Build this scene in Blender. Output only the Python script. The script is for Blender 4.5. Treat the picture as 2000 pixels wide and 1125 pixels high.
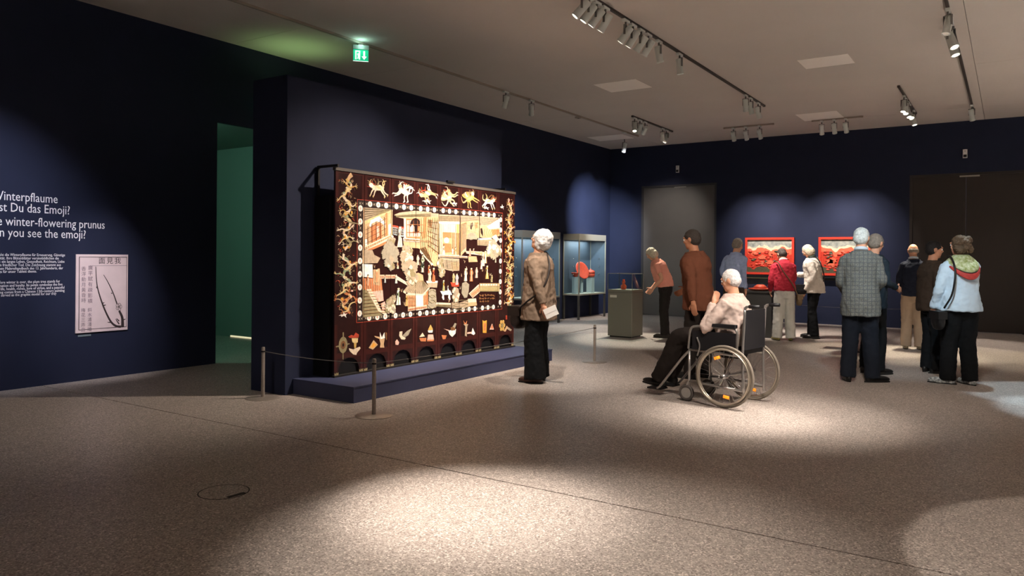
import bpy, bmesh, math, random
from mathutils import Vector, Matrix, noise
import numpy as np
for o in list(bpy.data.objects): bpy.data.objects.remove(o)
SC = bpy.context.scene
COL = SC.collection
R = math.radians
PI = math.pi

# ---------------------------------------------------------------- camera (fitted to the vanishing points of the room)
FPX, YAW, ROLL, HY, CH = 1469.0, 0.5856, 0.0081, 502.3, 1.40
RH = Vector((math.cos(YAW), math.sin(YAW), 0)); DH = Vector((-math.sin(YAW), math.cos(YAW), 0)); UH = Vector((0, 0, 1))
R3 = RH*math.cos(ROLL) + UH*math.sin(ROLL); U3 = UH*math.cos(ROLL) - RH*math.sin(ROLL)
CAMO = Vector((0, 0, CH))
cd = bpy.data.cameras.new('camera'); cam = bpy.data.objects.new('camera', cd); COL.objects.link(cam)
cam.matrix_world = Matrix(((R3.x, U3.x, -DH.x, 0), (R3.y, U3.y, -DH.y, 0), (R3.z, U3.z, -DH.z, CH), (0, 0, 0, 1)))
cd.sensor_width = 36; cd.lens = FPX/2000*36; cd.shift_y = -(562.5-HY)/2000; cd.clip_start = 0.05
SC.camera = cam

def pix(px, py, ax, v):
    """point where the pixel's view ray meets the plane  axis ax = v"""
    d = DH + R3*((px-1000)/FPX) + U3*((HY-py)/FPX)
    return CAMO + d*((v-CAMO[ax])/d[ax])

# ---------------------------------------------------------------- world + exposure
w = bpy.data.worlds.new('world'); SC.world = w; w.use_nodes = True
w.node_tree.nodes['Background'].inputs[0].default_value = (0.02, 0.02, 0.025, 1)
w.node_tree.nodes['Background'].inputs[1].default_value = 0.3
SC.view_settings.view_transform = 'Standard'; SC.view_settings.look = 'None'
SC.view_settings.exposure = 2.25; SC.view_settings.gamma = 1; SC.view_settings.use_curve_mapping = False
WARM = (1.0, 0.83, 0.69); NEUT = (1.0, 0.89, 0.79); COOL = (0.62, 0.85, 1.0)

# ---------------------------------------------------------------- materials
def lin(c):
    if isinstance(c, str):
        c = c.lstrip('#'); c = [int(c[i:i+2], 16)/255 for i in (0, 2, 4)]
    return tuple(x/12.92 if x <= .04045 else ((x+.055)/1.055)**2.4 for x in c)
_M = {}
def mat(name, col, rough=.6, metal=0, var=.0, scale=20, bump=0., bscale=None, emit=0, trans=0, coat=0, ior=1.45, spec=.5, var2=None, coords='Object'):
    """principled material with optional noise colour variation and fine relief"""
    if name in _M: return _M[name]
    m = bpy.data.materials.new(name); m.use_nodes = True; nt = m.node_tree; b = nt.nodes['Principled BSDF']
    c = lin(col); b.inputs['Base Color'].default_value = (*c, 1)
    b.inputs['Roughness'].default_value = rough; b.inputs['Metallic'].default_value = metal
    b.inputs['IOR'].default_value = ior; b.inputs['Specular IOR Level'].default_value = spec
    b.inputs['Transmission Weight'].default_value = trans; b.inputs['Coat Weight'].default_value = coat
    if emit:
        b.inputs['Emission Color'].default_value = (*c, 1); b.inputs['Emission Strength'].default_value = emit
    if var or var2 or bump:
        tc = nt.nodes.new('ShaderNodeTexCoord')
        nz = nt.nodes.new('ShaderNodeTexNoise'); nz.inputs['Scale'].default_value = scale; nz.inputs['Detail'].default_value = 4
        nt.links.new(tc.outputs[coords], nz.inputs['Vector'])
        if var or var2:
            rp = nt.nodes.new('ShaderNodeValToRGB'); e = rp.color_ramp.elements
            e[0].position = .3; e[1].position = .7
            e[0].color = (*[x*(1-var) for x in c], 1); e[1].color = (*([min(1, x*(1+var)) for x in c] if var2 is None else lin(var2)), 1)
            nt.links.new(nz.outputs['Fac'], rp.inputs['Fac']); nt.links.new(rp.outputs['Color'], b.inputs['Base Color'])
        if bump:
            n2 = nt.nodes.new('ShaderNodeTexNoise'); n2.inputs['Scale'].default_value = bscale or scale*4; n2.inputs['Detail'].default_value = 5
            nt.links.new(tc.outputs[coords], n2.inputs['Vector'])
            bp = nt.nodes.new('ShaderNodeBump'); bp.inputs['Strength'].default_value = bump; bp.inputs['Distance'].default_value = .01
            nt.links.new(n2.outputs['Fac'], bp.inputs['Height']); nt.links.new(bp.outputs['Normal'], b.inputs['Normal'])
    _M[name] = m
    return m

def terrazzo():
    m = bpy.data.materials.new('terrazzo'); m.use_nodes = True; nt = m.node_tree; b = nt.nodes['Principled BSDF']
    tc = nt.nodes.new('ShaderNodeTexCoord'); mixp = None
    def ramp(node, out, stops):
        r = nt.nodes.new('ShaderNodeValToRGB'); r.color_ramp.interpolation = 'CONSTANT'
        el = r.color_ramp.elements
        el[0].position = stops[0][0]; el[0].color = (*lin(stops[0][1]), 1)
        el[1].position = stops[1][0]; el[1].color = (*lin(stops[1][1]), 1)
        for p, c in stops[2:]:
            e = el.new(p); e.color = (*lin(c), 1)
        nt.links.new(node.outputs[out], r.inputs['Fac']); return r
    v = nt.nodes.new('ShaderNodeTexVoronoi'); v.inputs['Scale'].default_value = 130; v.inputs['Randomness'].default_value = 1
    nt.links.new(tc.outputs['Object'], v.inputs['Vector'])
    sx = nt.nodes.new('ShaderNodeSeparateColor'); nt.links.new(v.outputs['Color'], sx.inputs['Color'])
    r1 = ramp(sx, 'Red', [(0, '#9c928a'), (.25, '#a99f97'), (.5, '#8a8079'), (.66, '#b7ada5'), (.82, '#776e67'), (.91, '#d6ccc3')])
    nz = nt.nodes.new('ShaderNodeTexNoise'); nz.inputs['Scale'].default_value = .8; nz.inputs['Detail'].default_value = 3
    nt.links.new(tc.outputs['Object'], nz.inputs['Vector'])
    mr = nt.nodes.new('ShaderNodeMapRange'); mr.inputs['To Min'].default_value = .86; mr.inputs['To Max'].default_value = 1.12
    nt.links.new(nz.outputs['Fac'], mr.inputs['Value'])
    mx = nt.nodes.new('ShaderNodeMix'); mx.data_type = 'RGBA'; mx.blend_type = 'MULTIPLY'; mx.inputs['Factor'].default_value = 1
    nt.links.new(r1.outputs['Color'], mx.inputs[6]); nt.links.new(mr.outputs['Result'], mx.inputs[7])
    nt.links.new(mx.outputs[2], b.inputs['Base Color'])
    b.inputs['Roughness'].default_value = .42; b.inputs['Specular IOR Level'].default_value = .35
    return m

def glass_mat():
    m = bpy.data.materials.new('vitrine_glass'); m.use_nodes = True; nt = m.node_tree
    nt.nodes.remove(nt.nodes['Principled BSDF']); out = nt.nodes['Material Output']
    t = nt.nodes.new('ShaderNodeBsdfTransparent'); t.inputs[0].default_value = (.93, .97, .96, 1)
    g = nt.nodes.new('ShaderNodeBsdfGlossy'); g.inputs['Roughness'].default_value = .02
    fr = nt.nodes.new('ShaderNodeFresnel'); fr.inputs[0].default_value = 1.4
    mx = nt.nodes.new('ShaderNodeMixShader')
    ge = nt.nodes.new('ShaderNodeNewGeometry'); iv = nt.nodes.new('ShaderNodeMath'); iv.operation = 'SUBTRACT'; iv.inputs[0].default_value = 1; nt.links.new(ge.outputs['Backfacing'], iv.inputs[1])
    ml = nt.nodes.new('ShaderNodeMath'); ml.operation = 'MULTIPLY'; nt.links.new(fr.outputs[0], ml.inputs[0]); nt.links.new(iv.outputs[0], ml.inputs[1])
    nt.links.new(ml.outputs[0], mx.inputs[0]); nt.links.new(t.outputs[0], mx.inputs[1]); nt.links.new(g.outputs[0], mx.inputs[2])
    nt.links.new(mx.outputs[0], out.inputs['Surface'])
    return m
GLASS = glass_mat()
TERRAZZO = terrazzo()
NAVY = mat('navy_wall_paint', '#242a40', .75, var=.06, scale=3, bump=.05, bscale=180, spec=.25)
CEIL = mat('ceiling_paint', '#d2cbc5', .85, var=.02, scale=1.2, spec=.1)
CEIL_REFL = mat('ceiling_reflection_paint', '#fffaf4', .8, spec=.1)  # light reflected up from the vitrines, painted as a paler tone
WHITE = mat('white_paint', '#e6e6e2', .5)
LAMPW = mat('lamp_white_metal', '#d6dcd8', .4, spec=.4)
BLACK = mat('black_paint', '#0b0b0d', .5)
DGREY = mat('dark_grey_metal', '#2c2a29', .45, metal=.6)
STEEL = mat('brushed_steel', '#a89f96', .38, metal=.55, var=.1, scale=60)
ALU = mat('aluminium', '#b9b6ae', .35, metal=.9)

# ---------------------------------------------------------------- mesh helpers
class MB:
    """collects faces (with material slots) and links them as ONE mesh object"""
    def __init__(s): s.v = []; s.f = []; s.mi = []
    def add(s, vs, fs, mi=0):
        n = len(s.v); s.v += [tuple(p) for p in vs]; s.f += [tuple(i+n for i in f) for f in fs]; s.mi += [mi]*len(fs); return s
    def box(s, x0, x1, y0, y1, z0, z1, mi=0, bev=0):
        if bev:
            pts = []
            b = min(bev, (x1-x0)*.45, (y1-y0)*.45)
            ring = [(x0+b, y0), (x1-b, y0), (x1, y0+b), (x1, y1-b), (x1-b, y1), (x0+b, y1), (x0, y1-b), (x0, y0+b)]
            return s.prism([(p[0], p[1]) for p in ring], z0, z1, mi)
        v = [(x, y, z) for z in (z0, z1) for x, y in ((x0, y0), (x1, y0), (x1, y1), (x0, y1))]
        return s.add(v, [(3, 2, 1, 0), (4, 5, 6, 7), (0, 1, 5, 4), (1, 2, 6, 5), (2, 3, 7, 6), (3, 0, 4, 7)], mi)
    def prism(s, poly, z0, z1, mi=0):
        n = len(poly); v = [(x, y, z0) for x, y in poly]+[(x, y, z1) for x, y in poly]
        return s.add(v, [tuple(range(n-1, -1, -1)), tuple(range(n, 2*n))]+[(i, (i+1) % n, n+(i+1) % n, n+i) for i in range(n)], mi)
    def prism_x(s, poly, x0, x1, mi=0):
        """polygon in (y,z) extruded along x"""
        n = len(poly); v = [(x0, y, z) for y, z in poly]+[(x1, y, z) for y, z in poly]
        return s.add(v, [tuple(range(n-1, -1, -1)), tuple(range(n, 2*n))]+[(i, (i+1) % n, n+(i+1) % n, n+i) for i in range(n)], mi)
    def prism_y(s, poly, y0, y1, mi=0):
        """polygon in (x,z) extruded along y"""
        n = len(poly); v = [(x, y0, z) for x, z in poly]+[(x, y1, z) for x, z in poly]
        return s.add(v, [tuple(range(n)), tuple(range(2*n-1, n-1, -1))]+[((i+1) % n, i, n+i, n+(i+1) % n) for i in range(n)], mi)
    def tube(s, pts, rad, n=10, mi=0, closed=False, flat=None):
        """tube through pts; rad number or list; flat=(axis, factor) squashes the section"""
        P = [Vector(p) for p in pts]; m = len(P)
        rr = rad if isinstance(rad, (list, tuple)) else [rad]*m
        rings = []; prev = None
        for i in range(m):
            a = P[i-1] if (i > 0 or closed) else P[i]; b = P[(i+1) % m] if (i < m-1 or closed) else P[i]
            t = (b-a); t = t.normalized() if t.length > 1e-9 else Vector((0, 0, 1))
            if prev is None:
                ref = Vector((0, 0, 1)) if abs(t.z) < .9 else Vector((1, 0, 0))
                u = t.cross(ref).normalized()
            else: u = (prev - t*prev.dot(t)).normalized()
            prev = u; w_ = t.cross(u)
            ring = []
            for k in range(n):
                an = 2*PI*k/n; o = (u*math.cos(an)+w_*math.sin(an))*rr[i]
                if flat: o = Vector([o[j]*flat[j] for j in range(3)])
                ring.append(P[i]+o)
            rings.append(ring)
        v = [p for r_ in rings for p in r_]; f = []
        for i in range(m if closed else m-1):
            j = (i+1) % m
            for k in range(n): f.append((i*n+k, i*n+(k+1) % n, j*n+(k+1) % n, j*n+k))
        if not closed: f += [tuple(range(n-1, -1, -1)), tuple((m-1)*n+k for k in range(n))]
        return s.add(v, f, mi)
    def cyl(s, c, r, z0, z1, n=24, mi=0, r2=None):
        return s.tube([(c[0], c[1], z0), (c[0], c[1], z1)], [r, r if r2 is None else r2], n, mi)
    def lathe(s, prof, c=(0, 0, 0), n=24, mi=0):
        v = []; f = []
        for r_, z in prof:
            for k in range(n): v.append((c[0]+r_*math.cos(2*PI*k/n), c[1]+r_*math.sin(2*PI*k/n), c[2]+z))
        m = len(prof)
        for i in range(m-1):
            for k in range(n): f.append((i*n+k, i*n+(k+1) % n, (i+1)*n+(k+1) % n, (i+1)*n+k))
        f += [tuple(range(n-1, -1, -1)), tuple((m-1)*n+k for k in range(n))]
        return s.add(v, f, mi)
    def ell(s, c, r, rot=None, n=16, m=10, mi=0):
        """ellipsoid; rot = Matrix or None"""
        c = Vector(c); v = []; f = []
        r = (r, r, r) if not isinstance(r, (tuple, list)) else r
        for i in range(1, m):
            th = PI*i/m
            for k in range(n):
                ph = 2*PI*k/n
                p = Vector((r[0]*math.sin(th)*math.cos(ph), r[1]*math.sin(th)*math.sin(ph), r[2]*math.cos(th)))
                v.append(c+(rot @ p if rot else p))
        top = Vector((0, 0, r[2])); bot = Vector((0, 0, -r[2]))
        v.append(c+(rot @ top if rot else top)); v.append(c+(rot @ bot if rot else bot))
        T = len(v)-2; B = len(v)-1
        for i in range(m-2):
            for k in range(n): f.append((i*n+k, (i+1)*n+k, (i+1)*n+(k+1) % n, i*n+(k+1) % n))
        for k in range(n):
            f.append((T, k, (k+1) % n)); f.append((B, (m-2)*n+(k+1) % n, (m-2)*n+k))
        return s.add(v, f, mi)
    def loft(s, rings, mi=0):
        """rings: list of equal-length point lists, capped"""
        n = len(rings[0]); v = [p for r_ in rings for p in r_]; f = []
        for i in range(len(rings)-1):
            for k in range(n): f.append((i*n+k, i*n+(k+1) % n, (i+1)*n+(k+1) % n, (i+1)*n+k))
        m = len(rings)
        f += [tuple(range(n-1, -1, -1)), tuple((m-1)*n+k for k in range(n))]
        return s.add(v, f, mi)
    def mesh(s, name):
        me = bpy.data.meshes.new(name); me.from_pydata(s.v, [], s.f)
        for p, k in zip(me.polygons, s.mi): p.material_index = k
        me.update(); return me
    def build(s, name, mats, parent=None, smooth=False, fix=True):
        me = s.mesh(name)
        if fix:
            bm = bmesh.new(); bm.from_mesh(me); bmesh.ops.recalc_face_normals(bm, faces=bm.faces); bm.to_mesh(me); bm.free()
        return link(name, me, mats, parent, smooth)

def link(name, me, mats, parent=None, smooth=False):
    for m in (mats if isinstance(mats, (list, tuple)) else [mats]): me.materials.append(m)
    if smooth:
        me.polygons.foreach_set('use_smooth', [True]*len(me.polygons))
        if smooth == 'angle':
            try: me.set_sharp_from_angle(angle=R(35))
            except Exception: pass
    o = bpy.data.objects.new(name, me); COL.objects.link(o)
    if parent: o.parent = parent
    return o
def part(name, me, parent, loc=(0, 0, 0), rot=None):
    """another object that shares mesh data"""
    o = bpy.data.objects.new(name, me); COL.objects.link(o); o.parent = parent; o.location = loc
    if rot: o.rotation_euler = rot
    return o
def tag(o, label, cat, group=None):
    o['label'] = label; o['category'] = cat
    if group: o['group'] = group
    return o
def thing(name, label, cat, loc=(0, 0, 0), rz=0, group=None):
    o = bpy.data.objects.new(name, None); COL.objects.link(o); o.location = loc; o.rotation_euler = (0, 0, rz); o.empty_display_size = .1
    return tag(o, label, cat, group)
def struct(o, label=None):
    o['kind'] = 'structure'
    if label: o['label'] = label
    return o
def empty(name, parent=None, loc=(0, 0, 0)):
    o = bpy.data.objects.new(name, None); COL.objects.link(o); o.location = loc; o.empty_display_size = .1
    if parent: o.parent = parent
    return o
def catmull(pts, k=6):
    P = [Vector(p) for p in pts]
    if len(P) < 3: return P
    out = []
    for i in range(len(P)-1):
        a = P[i-1] if i else P[i]*2-P[i+1]; b = P[i]; c = P[i+1]; d = P[i+2] if i+2 < len(P) else P[i+1]*2-P[i]
        for j in range(k):
            t = j/k
            out.append(.5*((2*b)+(c-a)*t+(2*a-5*b+4*c-d)*t*t+(3*b-a-3*c+d)*t**3))
    out.append(P[-1]); return out
def lerp_list(r, n):
    return [float(np.interp(i/(n-1), np.linspace(0, 1, len(r)), r)) for i in range(n)]

# ================================================================ THE ROOM
XW, YF, H = -8.53, 17.37, 4.17          # text wall, far wall, ceiling height
XR, YB = 6.5, -5.0                       # right wall and wall behind the camera
XP0, XP1, YP0, YP1, ZP = -6.57, -6.04, 5.02, 8.82, 3.21      # free-standing partition behind the lacquer screen
YJ = 3.887                               # floor joint
# floor of two cast slabs with an open joint
fl = struct(empty('floor'), 'polished grey beige terrazzo floor with a thin joint')
MB().box(-13.6, XR+.2, YB-.2, YJ-.006, -.2, 0).build('floor_slab', TERRAZZO, fl)
MB().box(-13.6, XR+.2, YJ+.006, YF+.2, -.2, 0).build('floor_slab', TERRAZZO, fl)
MB().box(-13.6, XR+.2, YJ-.006, YJ+.006, -.2, -.012).build('joint_filler', mat('joint_filler', '#1c1917', .8), fl)
# text wall with doorway
DY0, DY1, DZ = 5.97, 7.35, 3.11
m = MB(); T = .25; TL = .06
m.box(XW-TL, XW, YB, DY0, 0, H); m.box(XW-TL, XW, DY1, YF, 0, H); m.box(XW-TL, XW, DY0, DY1, DZ, H)
struct(m.build('wall_left', NAVY), 'dark navy wall with white lettering and a tall doorway')
m = MB()
# far wall with the two door niches
d1a, d1b, d1z = -7.67, -5.77, 3.19
d2a, d2b, d2z = -1.74, .24, 3.145
m.box(XW-T, d1a, YF, YF+T, 0, H); m.box(d1a, d1b, YF, YF+T, d1z, H); m.box(d1b, d2a, YF, YF+T, 0, H)
m.box(d2a, d2b, YF, YF+T, d2z, H); m.box(d2b, XR+T, YF, YF+T, 0, H)
struct(m.build('wall_far', NAVY), 'dark navy far wall with two doors and red panels')
struct(MB().box(XR, XR+T, YB, YF, 0, H).build('wall_right', NAVY))
struct(MB().box(XW-T, XR+T, YB-T, YB, 0, H).build('wall_back', NAVY))
struct(MB().box(XP0, XP1, YP0, YP1, 0, ZP).build('wall_partition', NAVY), 'navy free-standing partition behind the lacquer screen')
# doors in the far wall
DOORM = mat('grey_door_paint', '#5a5856', .5, var=.04, scale=4)
DOORD = mat('brown_black_door', '#332c28', .5, var=.05, scale=4)
FRAME = mat('door_frame_dark', '#3a3a3c', .5)
d = struct(empty('door_1'), 'wide plain grey door left of the red panels')
MB().box(d1a+.05, d1b-.05, YF+.03, YF+.08, .01, d1z-.05).build('leaf', DOORM, d)
fm = MB().box(d1a, d1a+.05, YF+.005, YF+.12, 0, d1z).box(d1b-.05, d1b, YF+.005, YF+.12, 0, d1z).box(d1a+.05, d1b-.05, YF+.005, YF+.12, d1z-.05, d1z)
fm.build('door_frame', FRAME, d)
MB().box(-6.82, -6.52, YF+.015, YF+.03, d1z-.075, d1z-.045).build('door_closer', ALU, d)
d = struct(empty('door_2'), 'dark brown double door at the right end')
sm = -.748
MB().box(d2a+.05, sm-.004, YF+.03, YF+.08, .01, d2z-.05).build('leaf', DOORD, d)
MB().box(sm+.004, d2b-.05, YF+.03, YF+.08, .01, d2z-.05).build('leaf', DOORD, d)
fm = MB().box(d2a, d2a+.05, YF+.005, YF+.12, 0, d2z).box(d2b-.05, d2b, YF+.005, YF+.12, 0, d2z).box(d2a+.05, d2b-.05, YF+.005, YF+.12, d2z-.05, d2z)
fm.build('door_frame', DOORD, d)
MB().box(-.86, -.52, YF+.015, YF+.03, d2z-.08, d2z-.05).build('door_closer', ALU, d)
# small devices above the doors
for x, z, lab in ((-6.726, 3.56, 'small white wall sensor above the grey door'), (-.768, 3.52, 'small pale wall sensor above the dark double door')):
    t = thing('wall_sensor', lab, 'sensor', (x, YF, z))
    MB().box(-.04, .04, -.045, 0, -.085, .085, bev=.012).build('housing', WHITE, t)
    MB().box(-.028, .028, -.052, -.045, -.07, -.02).build('lens_window', DGREY, t)
    MB().cyl((0, 0), .008, -.02, .0, 10).build('indicator', DGREY, t).matrix_local = Matrix.Translation((0, -.05, .05)) @ Matrix.Rotation(PI/2, 4, 'X')
# ceiling in panels: thin seams between them
ce = struct(empty('ceiling', None, (0, 0, H)), 'warm grey plastered ceiling with thin panel seams')
g = .006
xs = [XW-T, -7.13, -.44, XR+T]; ys = {0: [YB-T, 3.6, 6.2, 8.35, 10.6, 12.9, 15.9, YF+T], 1: [YB-T, 15.9, YF+T], 2: [YB-T, 9.0, 12.4, 15.9, YF+T]}
for i in range(3):
    for j in range(len(ys[i])-1):
        MB().box(xs[i]+g/2, xs[i+1]-g/2, ys[i][j]+g/2, ys[i][j+1]-g/2, 0, .1).build('ceiling_panel', CEIL, ce)
MB().box(xs[0], xs[3], YB-T, YF+T, .1, .25).build('ceiling_slab', mat('slab_dark', '#3a342f', .9), ce)
# pale patches painting the spotlight reflections off the vitrine glass onto the ceiling
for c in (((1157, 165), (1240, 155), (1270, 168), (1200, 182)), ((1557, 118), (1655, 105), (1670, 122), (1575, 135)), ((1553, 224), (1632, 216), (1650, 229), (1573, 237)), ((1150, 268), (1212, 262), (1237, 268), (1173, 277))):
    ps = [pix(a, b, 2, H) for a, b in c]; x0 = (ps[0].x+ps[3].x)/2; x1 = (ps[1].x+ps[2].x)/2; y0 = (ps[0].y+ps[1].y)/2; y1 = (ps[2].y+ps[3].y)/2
    MB().box(x0, x1, y0, y1, -.004, -.0005).build('reflected_light_patch', CEIL_REFL, ce)
# side room behind the doorway (green lit)
GWALL = mat('side_room_paint', '#8c9a92', .8)
m = MB()
m.box(-13.5, XW-TL, 8.08, 8.3, 0, 3.22); m.box(-13.7, -13.5, 2.8, 8.3, 0, 3.22); m.box(-13.5, XW-TL, 2.6, 2.8, 0, 3.22)
struct(m.build('wall_side_room', GWALL), 'green lit wall seen through the tall doorway')
struct(MB().box(-13.7, XW-TL, 2.6, 8.3, 3.22, 3.4).build('ceiling_side_room', GWALL))
d = struct(empty('door_3'), 'door with a bright gap below it in the green lit room')
MB().box(-11.15, -10.1, 8.05, 8.078, .03, 2.12).build('leaf', GWALL, d)
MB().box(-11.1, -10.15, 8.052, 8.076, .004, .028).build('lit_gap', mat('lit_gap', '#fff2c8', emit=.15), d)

# exit signs
SIGNG = mat('exit_green', '#19c08a', .5, emit=.16); SIGNW = mat('exit_white', '#f2fff6', .5, emit=.25)
def exit_sign(label, loc, rz, glow=None, gcol=(.25, 1, .45), up=False, scale=1.):
    t = thing('exit_sign', label, 'exit sign', loc, rz)          # local: face towards -Y, hangs from z=0
    t.scale = (scale,)*3
    MB().box(-.17, .17, -.035, .035, -.10, -.012, bev=.01).build('housing', mat('sign_housing', '#8d8f8c', .5), t)
    MB().box(-.05, .05, -.02, .02, -.012, 0).build('mount', ALU, t)
    p = MB().box(-.155, .155, -.012, .012, -.335, -.10).build('sign_panel', SIGNG, t)
    # white pictogram: doorway with running figure, arrow down
    a = MB(); y0, y1 = -.0155, -.0122
    a.prism_y([(-.115, -.31), (-.115, -.125), (-.015, -.125), (-.015, -.31), (-.04, -.31), (-.04, -.15), (-.09, -.15), (-.09, -.31)], y0, y1)
    a.build('door_symbol', SIGNW, p)
    MB().prism_y([(-.075, -.30), (-.06, -.24), (-.075, -.2), (-.055, -.175), (-.04, -.2), (-.045, -.235), (-.03, -.3), (-.045, -.3), (-.055, -.26), (-.065, -.3)], y0-.003, y0).build('running_figure', SIGNW, p)
    MB().prism_y([(.05, -.13), (.085, -.13), (.085, -.24), (.12, -.24), (.0675, -.31), (.015, -.24), (.05, -.24)], y0, y1).build('arrow', SIGNW, p)
    MB().box(-.157, .157, -.014, .014, -.342, -.335).build('edge_light', SIGNW, p)
    if glow:
        l = bpy.data.lights.new('sign_glow', 'SPOT' if up else 'POINT')
        if up: l.spot_size = R(120); l.spot_blend = 1
        l.energy = glow[0]; l.color = gcol; l.shadow_soft_size = .06
        lo = bpy.data.objects.new('sign_glow', l); COL.objects.link(lo); lo.parent = t; lo.location = glow[1]; lo.rotation_euler = (PI if up else 0, 0, 0)
    return t
e = pix(705, 78, 0, -7.0)
exit_sign('green and white emergency exit sign hanging from the ceiling track', (-7.0, e.y, 4.12), R(48), (.2, (0, -.10, -.03)), (.5, 1, .8), scale=.62)
exit_sign('green exit sign above the tall doorway, behind the partition', (-8.49, 6.75, 3.62), R(90), (2.2, (0, -.55, -.25)), (.55, 1, .35), up=True)
exit_sign('green exit sign on the ceiling of the side room', (-9.6, 5.0, 3.22), R(180), (9, (0, -.25, -.1)), (.42, 1, .74))

# ================================================================ TRACK LIGHTING
# tracks
TRM = mat('track_metal', '#4a4440', .5, metal=.3)
def track(name_label, a, b, w=.032, h=.03, m=TRM):
    a, b = Vector(a), Vector(b)
    t = thing('ceiling_track', name_label, 'light track', ((a+b)/2)); dx = (b-a)/2
    if abs(dx.x) > abs(dx.y): MB().box(-abs(dx.x), abs(dx.x), -w/2, w/2, -h, 0).build('rail', m, t); ends = ((-abs(dx.x), 0), (abs(dx.x), 0))
    else: MB().box(-w/2, w/2, -abs(dx.y), abs(dx.y), -h, 0).build('rail', m, t); ends = ((0, -abs(dx.y)), (0, abs(dx.y)))
    for ex, ey in ends: MB().box(ex-w*.6, ex+w*.6, ey-.012, ey+.012, -h-.003, 0).build('end_cap', m, t)
    return t
TPALE = mat('track_pale', '#a2968a', .5)
track('long pale ceiling track along the lettered wall, carrying the exit sign', (-7.03, -4, H), (-7.03, 15.7, H), m=TPALE)
track('long dark ceiling track in the middle with the most spotlights', (-3.71, -4, H), (-3.71, 13.75, H))
track('dark ceiling track at the right edge with three big spotlights', (-.59, -4, H), (-.59, 16, H))
track('short ceiling track near the far corner with five spotlights', (-6.14, 13.45, H), (-6.14, 15.5, H))
track('short dark ceiling track in front of the double door', (-1.5, 13.3, H), (-1.5, 15.9, H))
track('short cross track in front of the left red panel', (-5.05, 15.68, H), (-4.05, 15.68, H), m=TPALE)
track('short cross track in front of the right red panel', (-3.3, 15.75, H), (-2.4, 15.75, H), m=TPALE)
t = thing('track_joint', 'round pale joint box on the track along the lettered wall', 'track joint', (-7.03, 12.9, H-.03))
MB().lathe([(.05, -.03), (.07, -.02), (.07, 0)]).build('cover', TPALE, t); MB().cyl((0, 0), .02, -.034, -.03, 12).build('screw_cap', TRM, t)

LENS_ON = mat('lit_lens', '#fff4e0', .4, emit=2.5)
LENS_DIM = mat('lens_glass', '#d8cfc0', .2, emit=.08)
_sp = {}
def spot_meshes():
    a = MB().box(-.022, .022, -.07, .07, -.055, -.03).mesh('adapter'); a.materials.append(LAMPW)
    s = MB().tube([(0, 0, -.055), (0, 0, -.125)], .012, 10).mesh('stem'); s.materials.append(mat('stem_grey', '#6b6b68', .5))
    # head: local axis -Z is the beam, pivot at its middle
    hd = MB().lathe([(.034, .10), (.042, .09), (.042, -.085), (.046, -.09), (.046, -.105), (.036, -.105), (.034, -.07)], n=20).mesh('head'); hd.materials.append(LAMPW)
    hd.polygons.foreach_set('use_smooth', [True]*len(hd.polygons)); hd.set_sharp_from_angle(angle=R(40))
    l1 = MB().cyl((0, 0), .034, -.100, -.098, 20).mesh('lens'); l1.materials.append(LENS_ON)
    l2 = MB().cyl((0, 0), .034, -.100, -.098, 20).mesh('lens'); l2.materials.append(LENS_DIM)
    y = MB().box(-.05, -.044, -.012, .012, -.005, .10).box(.044, .05, -.012, .012, -.005, .10).box(-.05, .05, -.012, .012, .10, .108).mesh('yoke'); y.materials.append(mat('stem_grey', '#6b6b68'))
    return a, s, hd, l1, l2, y
SM = spot_meshes()
def spot(label, pos, target, energy=0, color=NEUT, angle=30, blend=.6, lit=None, group='track spotlights', soft=.04, scale=1.0, drop=.0, rz=0):
    """track spotlight: adapter, stem, yoke, head, lens; its own light sits in the head"""
    t = thing('track_spotlight', label, 'spotlight', (pos[0], pos[1], H), rz, group)
    t.scale = (scale,)*3
    part('adapter', SM[0], t); st = part('stem', SM[1], t)
    if drop: st.scale = (1, 1, 1+drop/.07)
    pv = Vector((0, 0, -.20-drop))
    d = (Vector(target)-(Vector((pos[0], pos[1], H))+pv*scale)).normalized()
    d.rotate(Matrix.Rotation(-rz, 3, 'Z'))
    q = d.to_track_quat('-Z', 'Y')
    hd = part('head', SM[2], t, pv); hd.rotation_mode = 'QUATERNION'; hd.rotation_quaternion = q
    yk = part('yoke', SM[5], t, pv); yk.rotation_euler = (0, 0, math.atan2(d.y, d.x)+PI/2)
    part('lens', SM[3] if (energy if lit is None else lit) else SM[4], hd)
    if energy:
        l = bpy.data.lights.new('spot_light', 'SPOT'); l.energy = energy; l.color = color; l.spot_size = R(angle); l.spot_blend = blend; l.shadow_soft_size = soft
        lo = bpy.data.objects.new('spot_light', l); COL.objects.link(lo); lo.parent = hd; lo.location = (0, 0, -.112)
    return t
XA = -3.71
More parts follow.
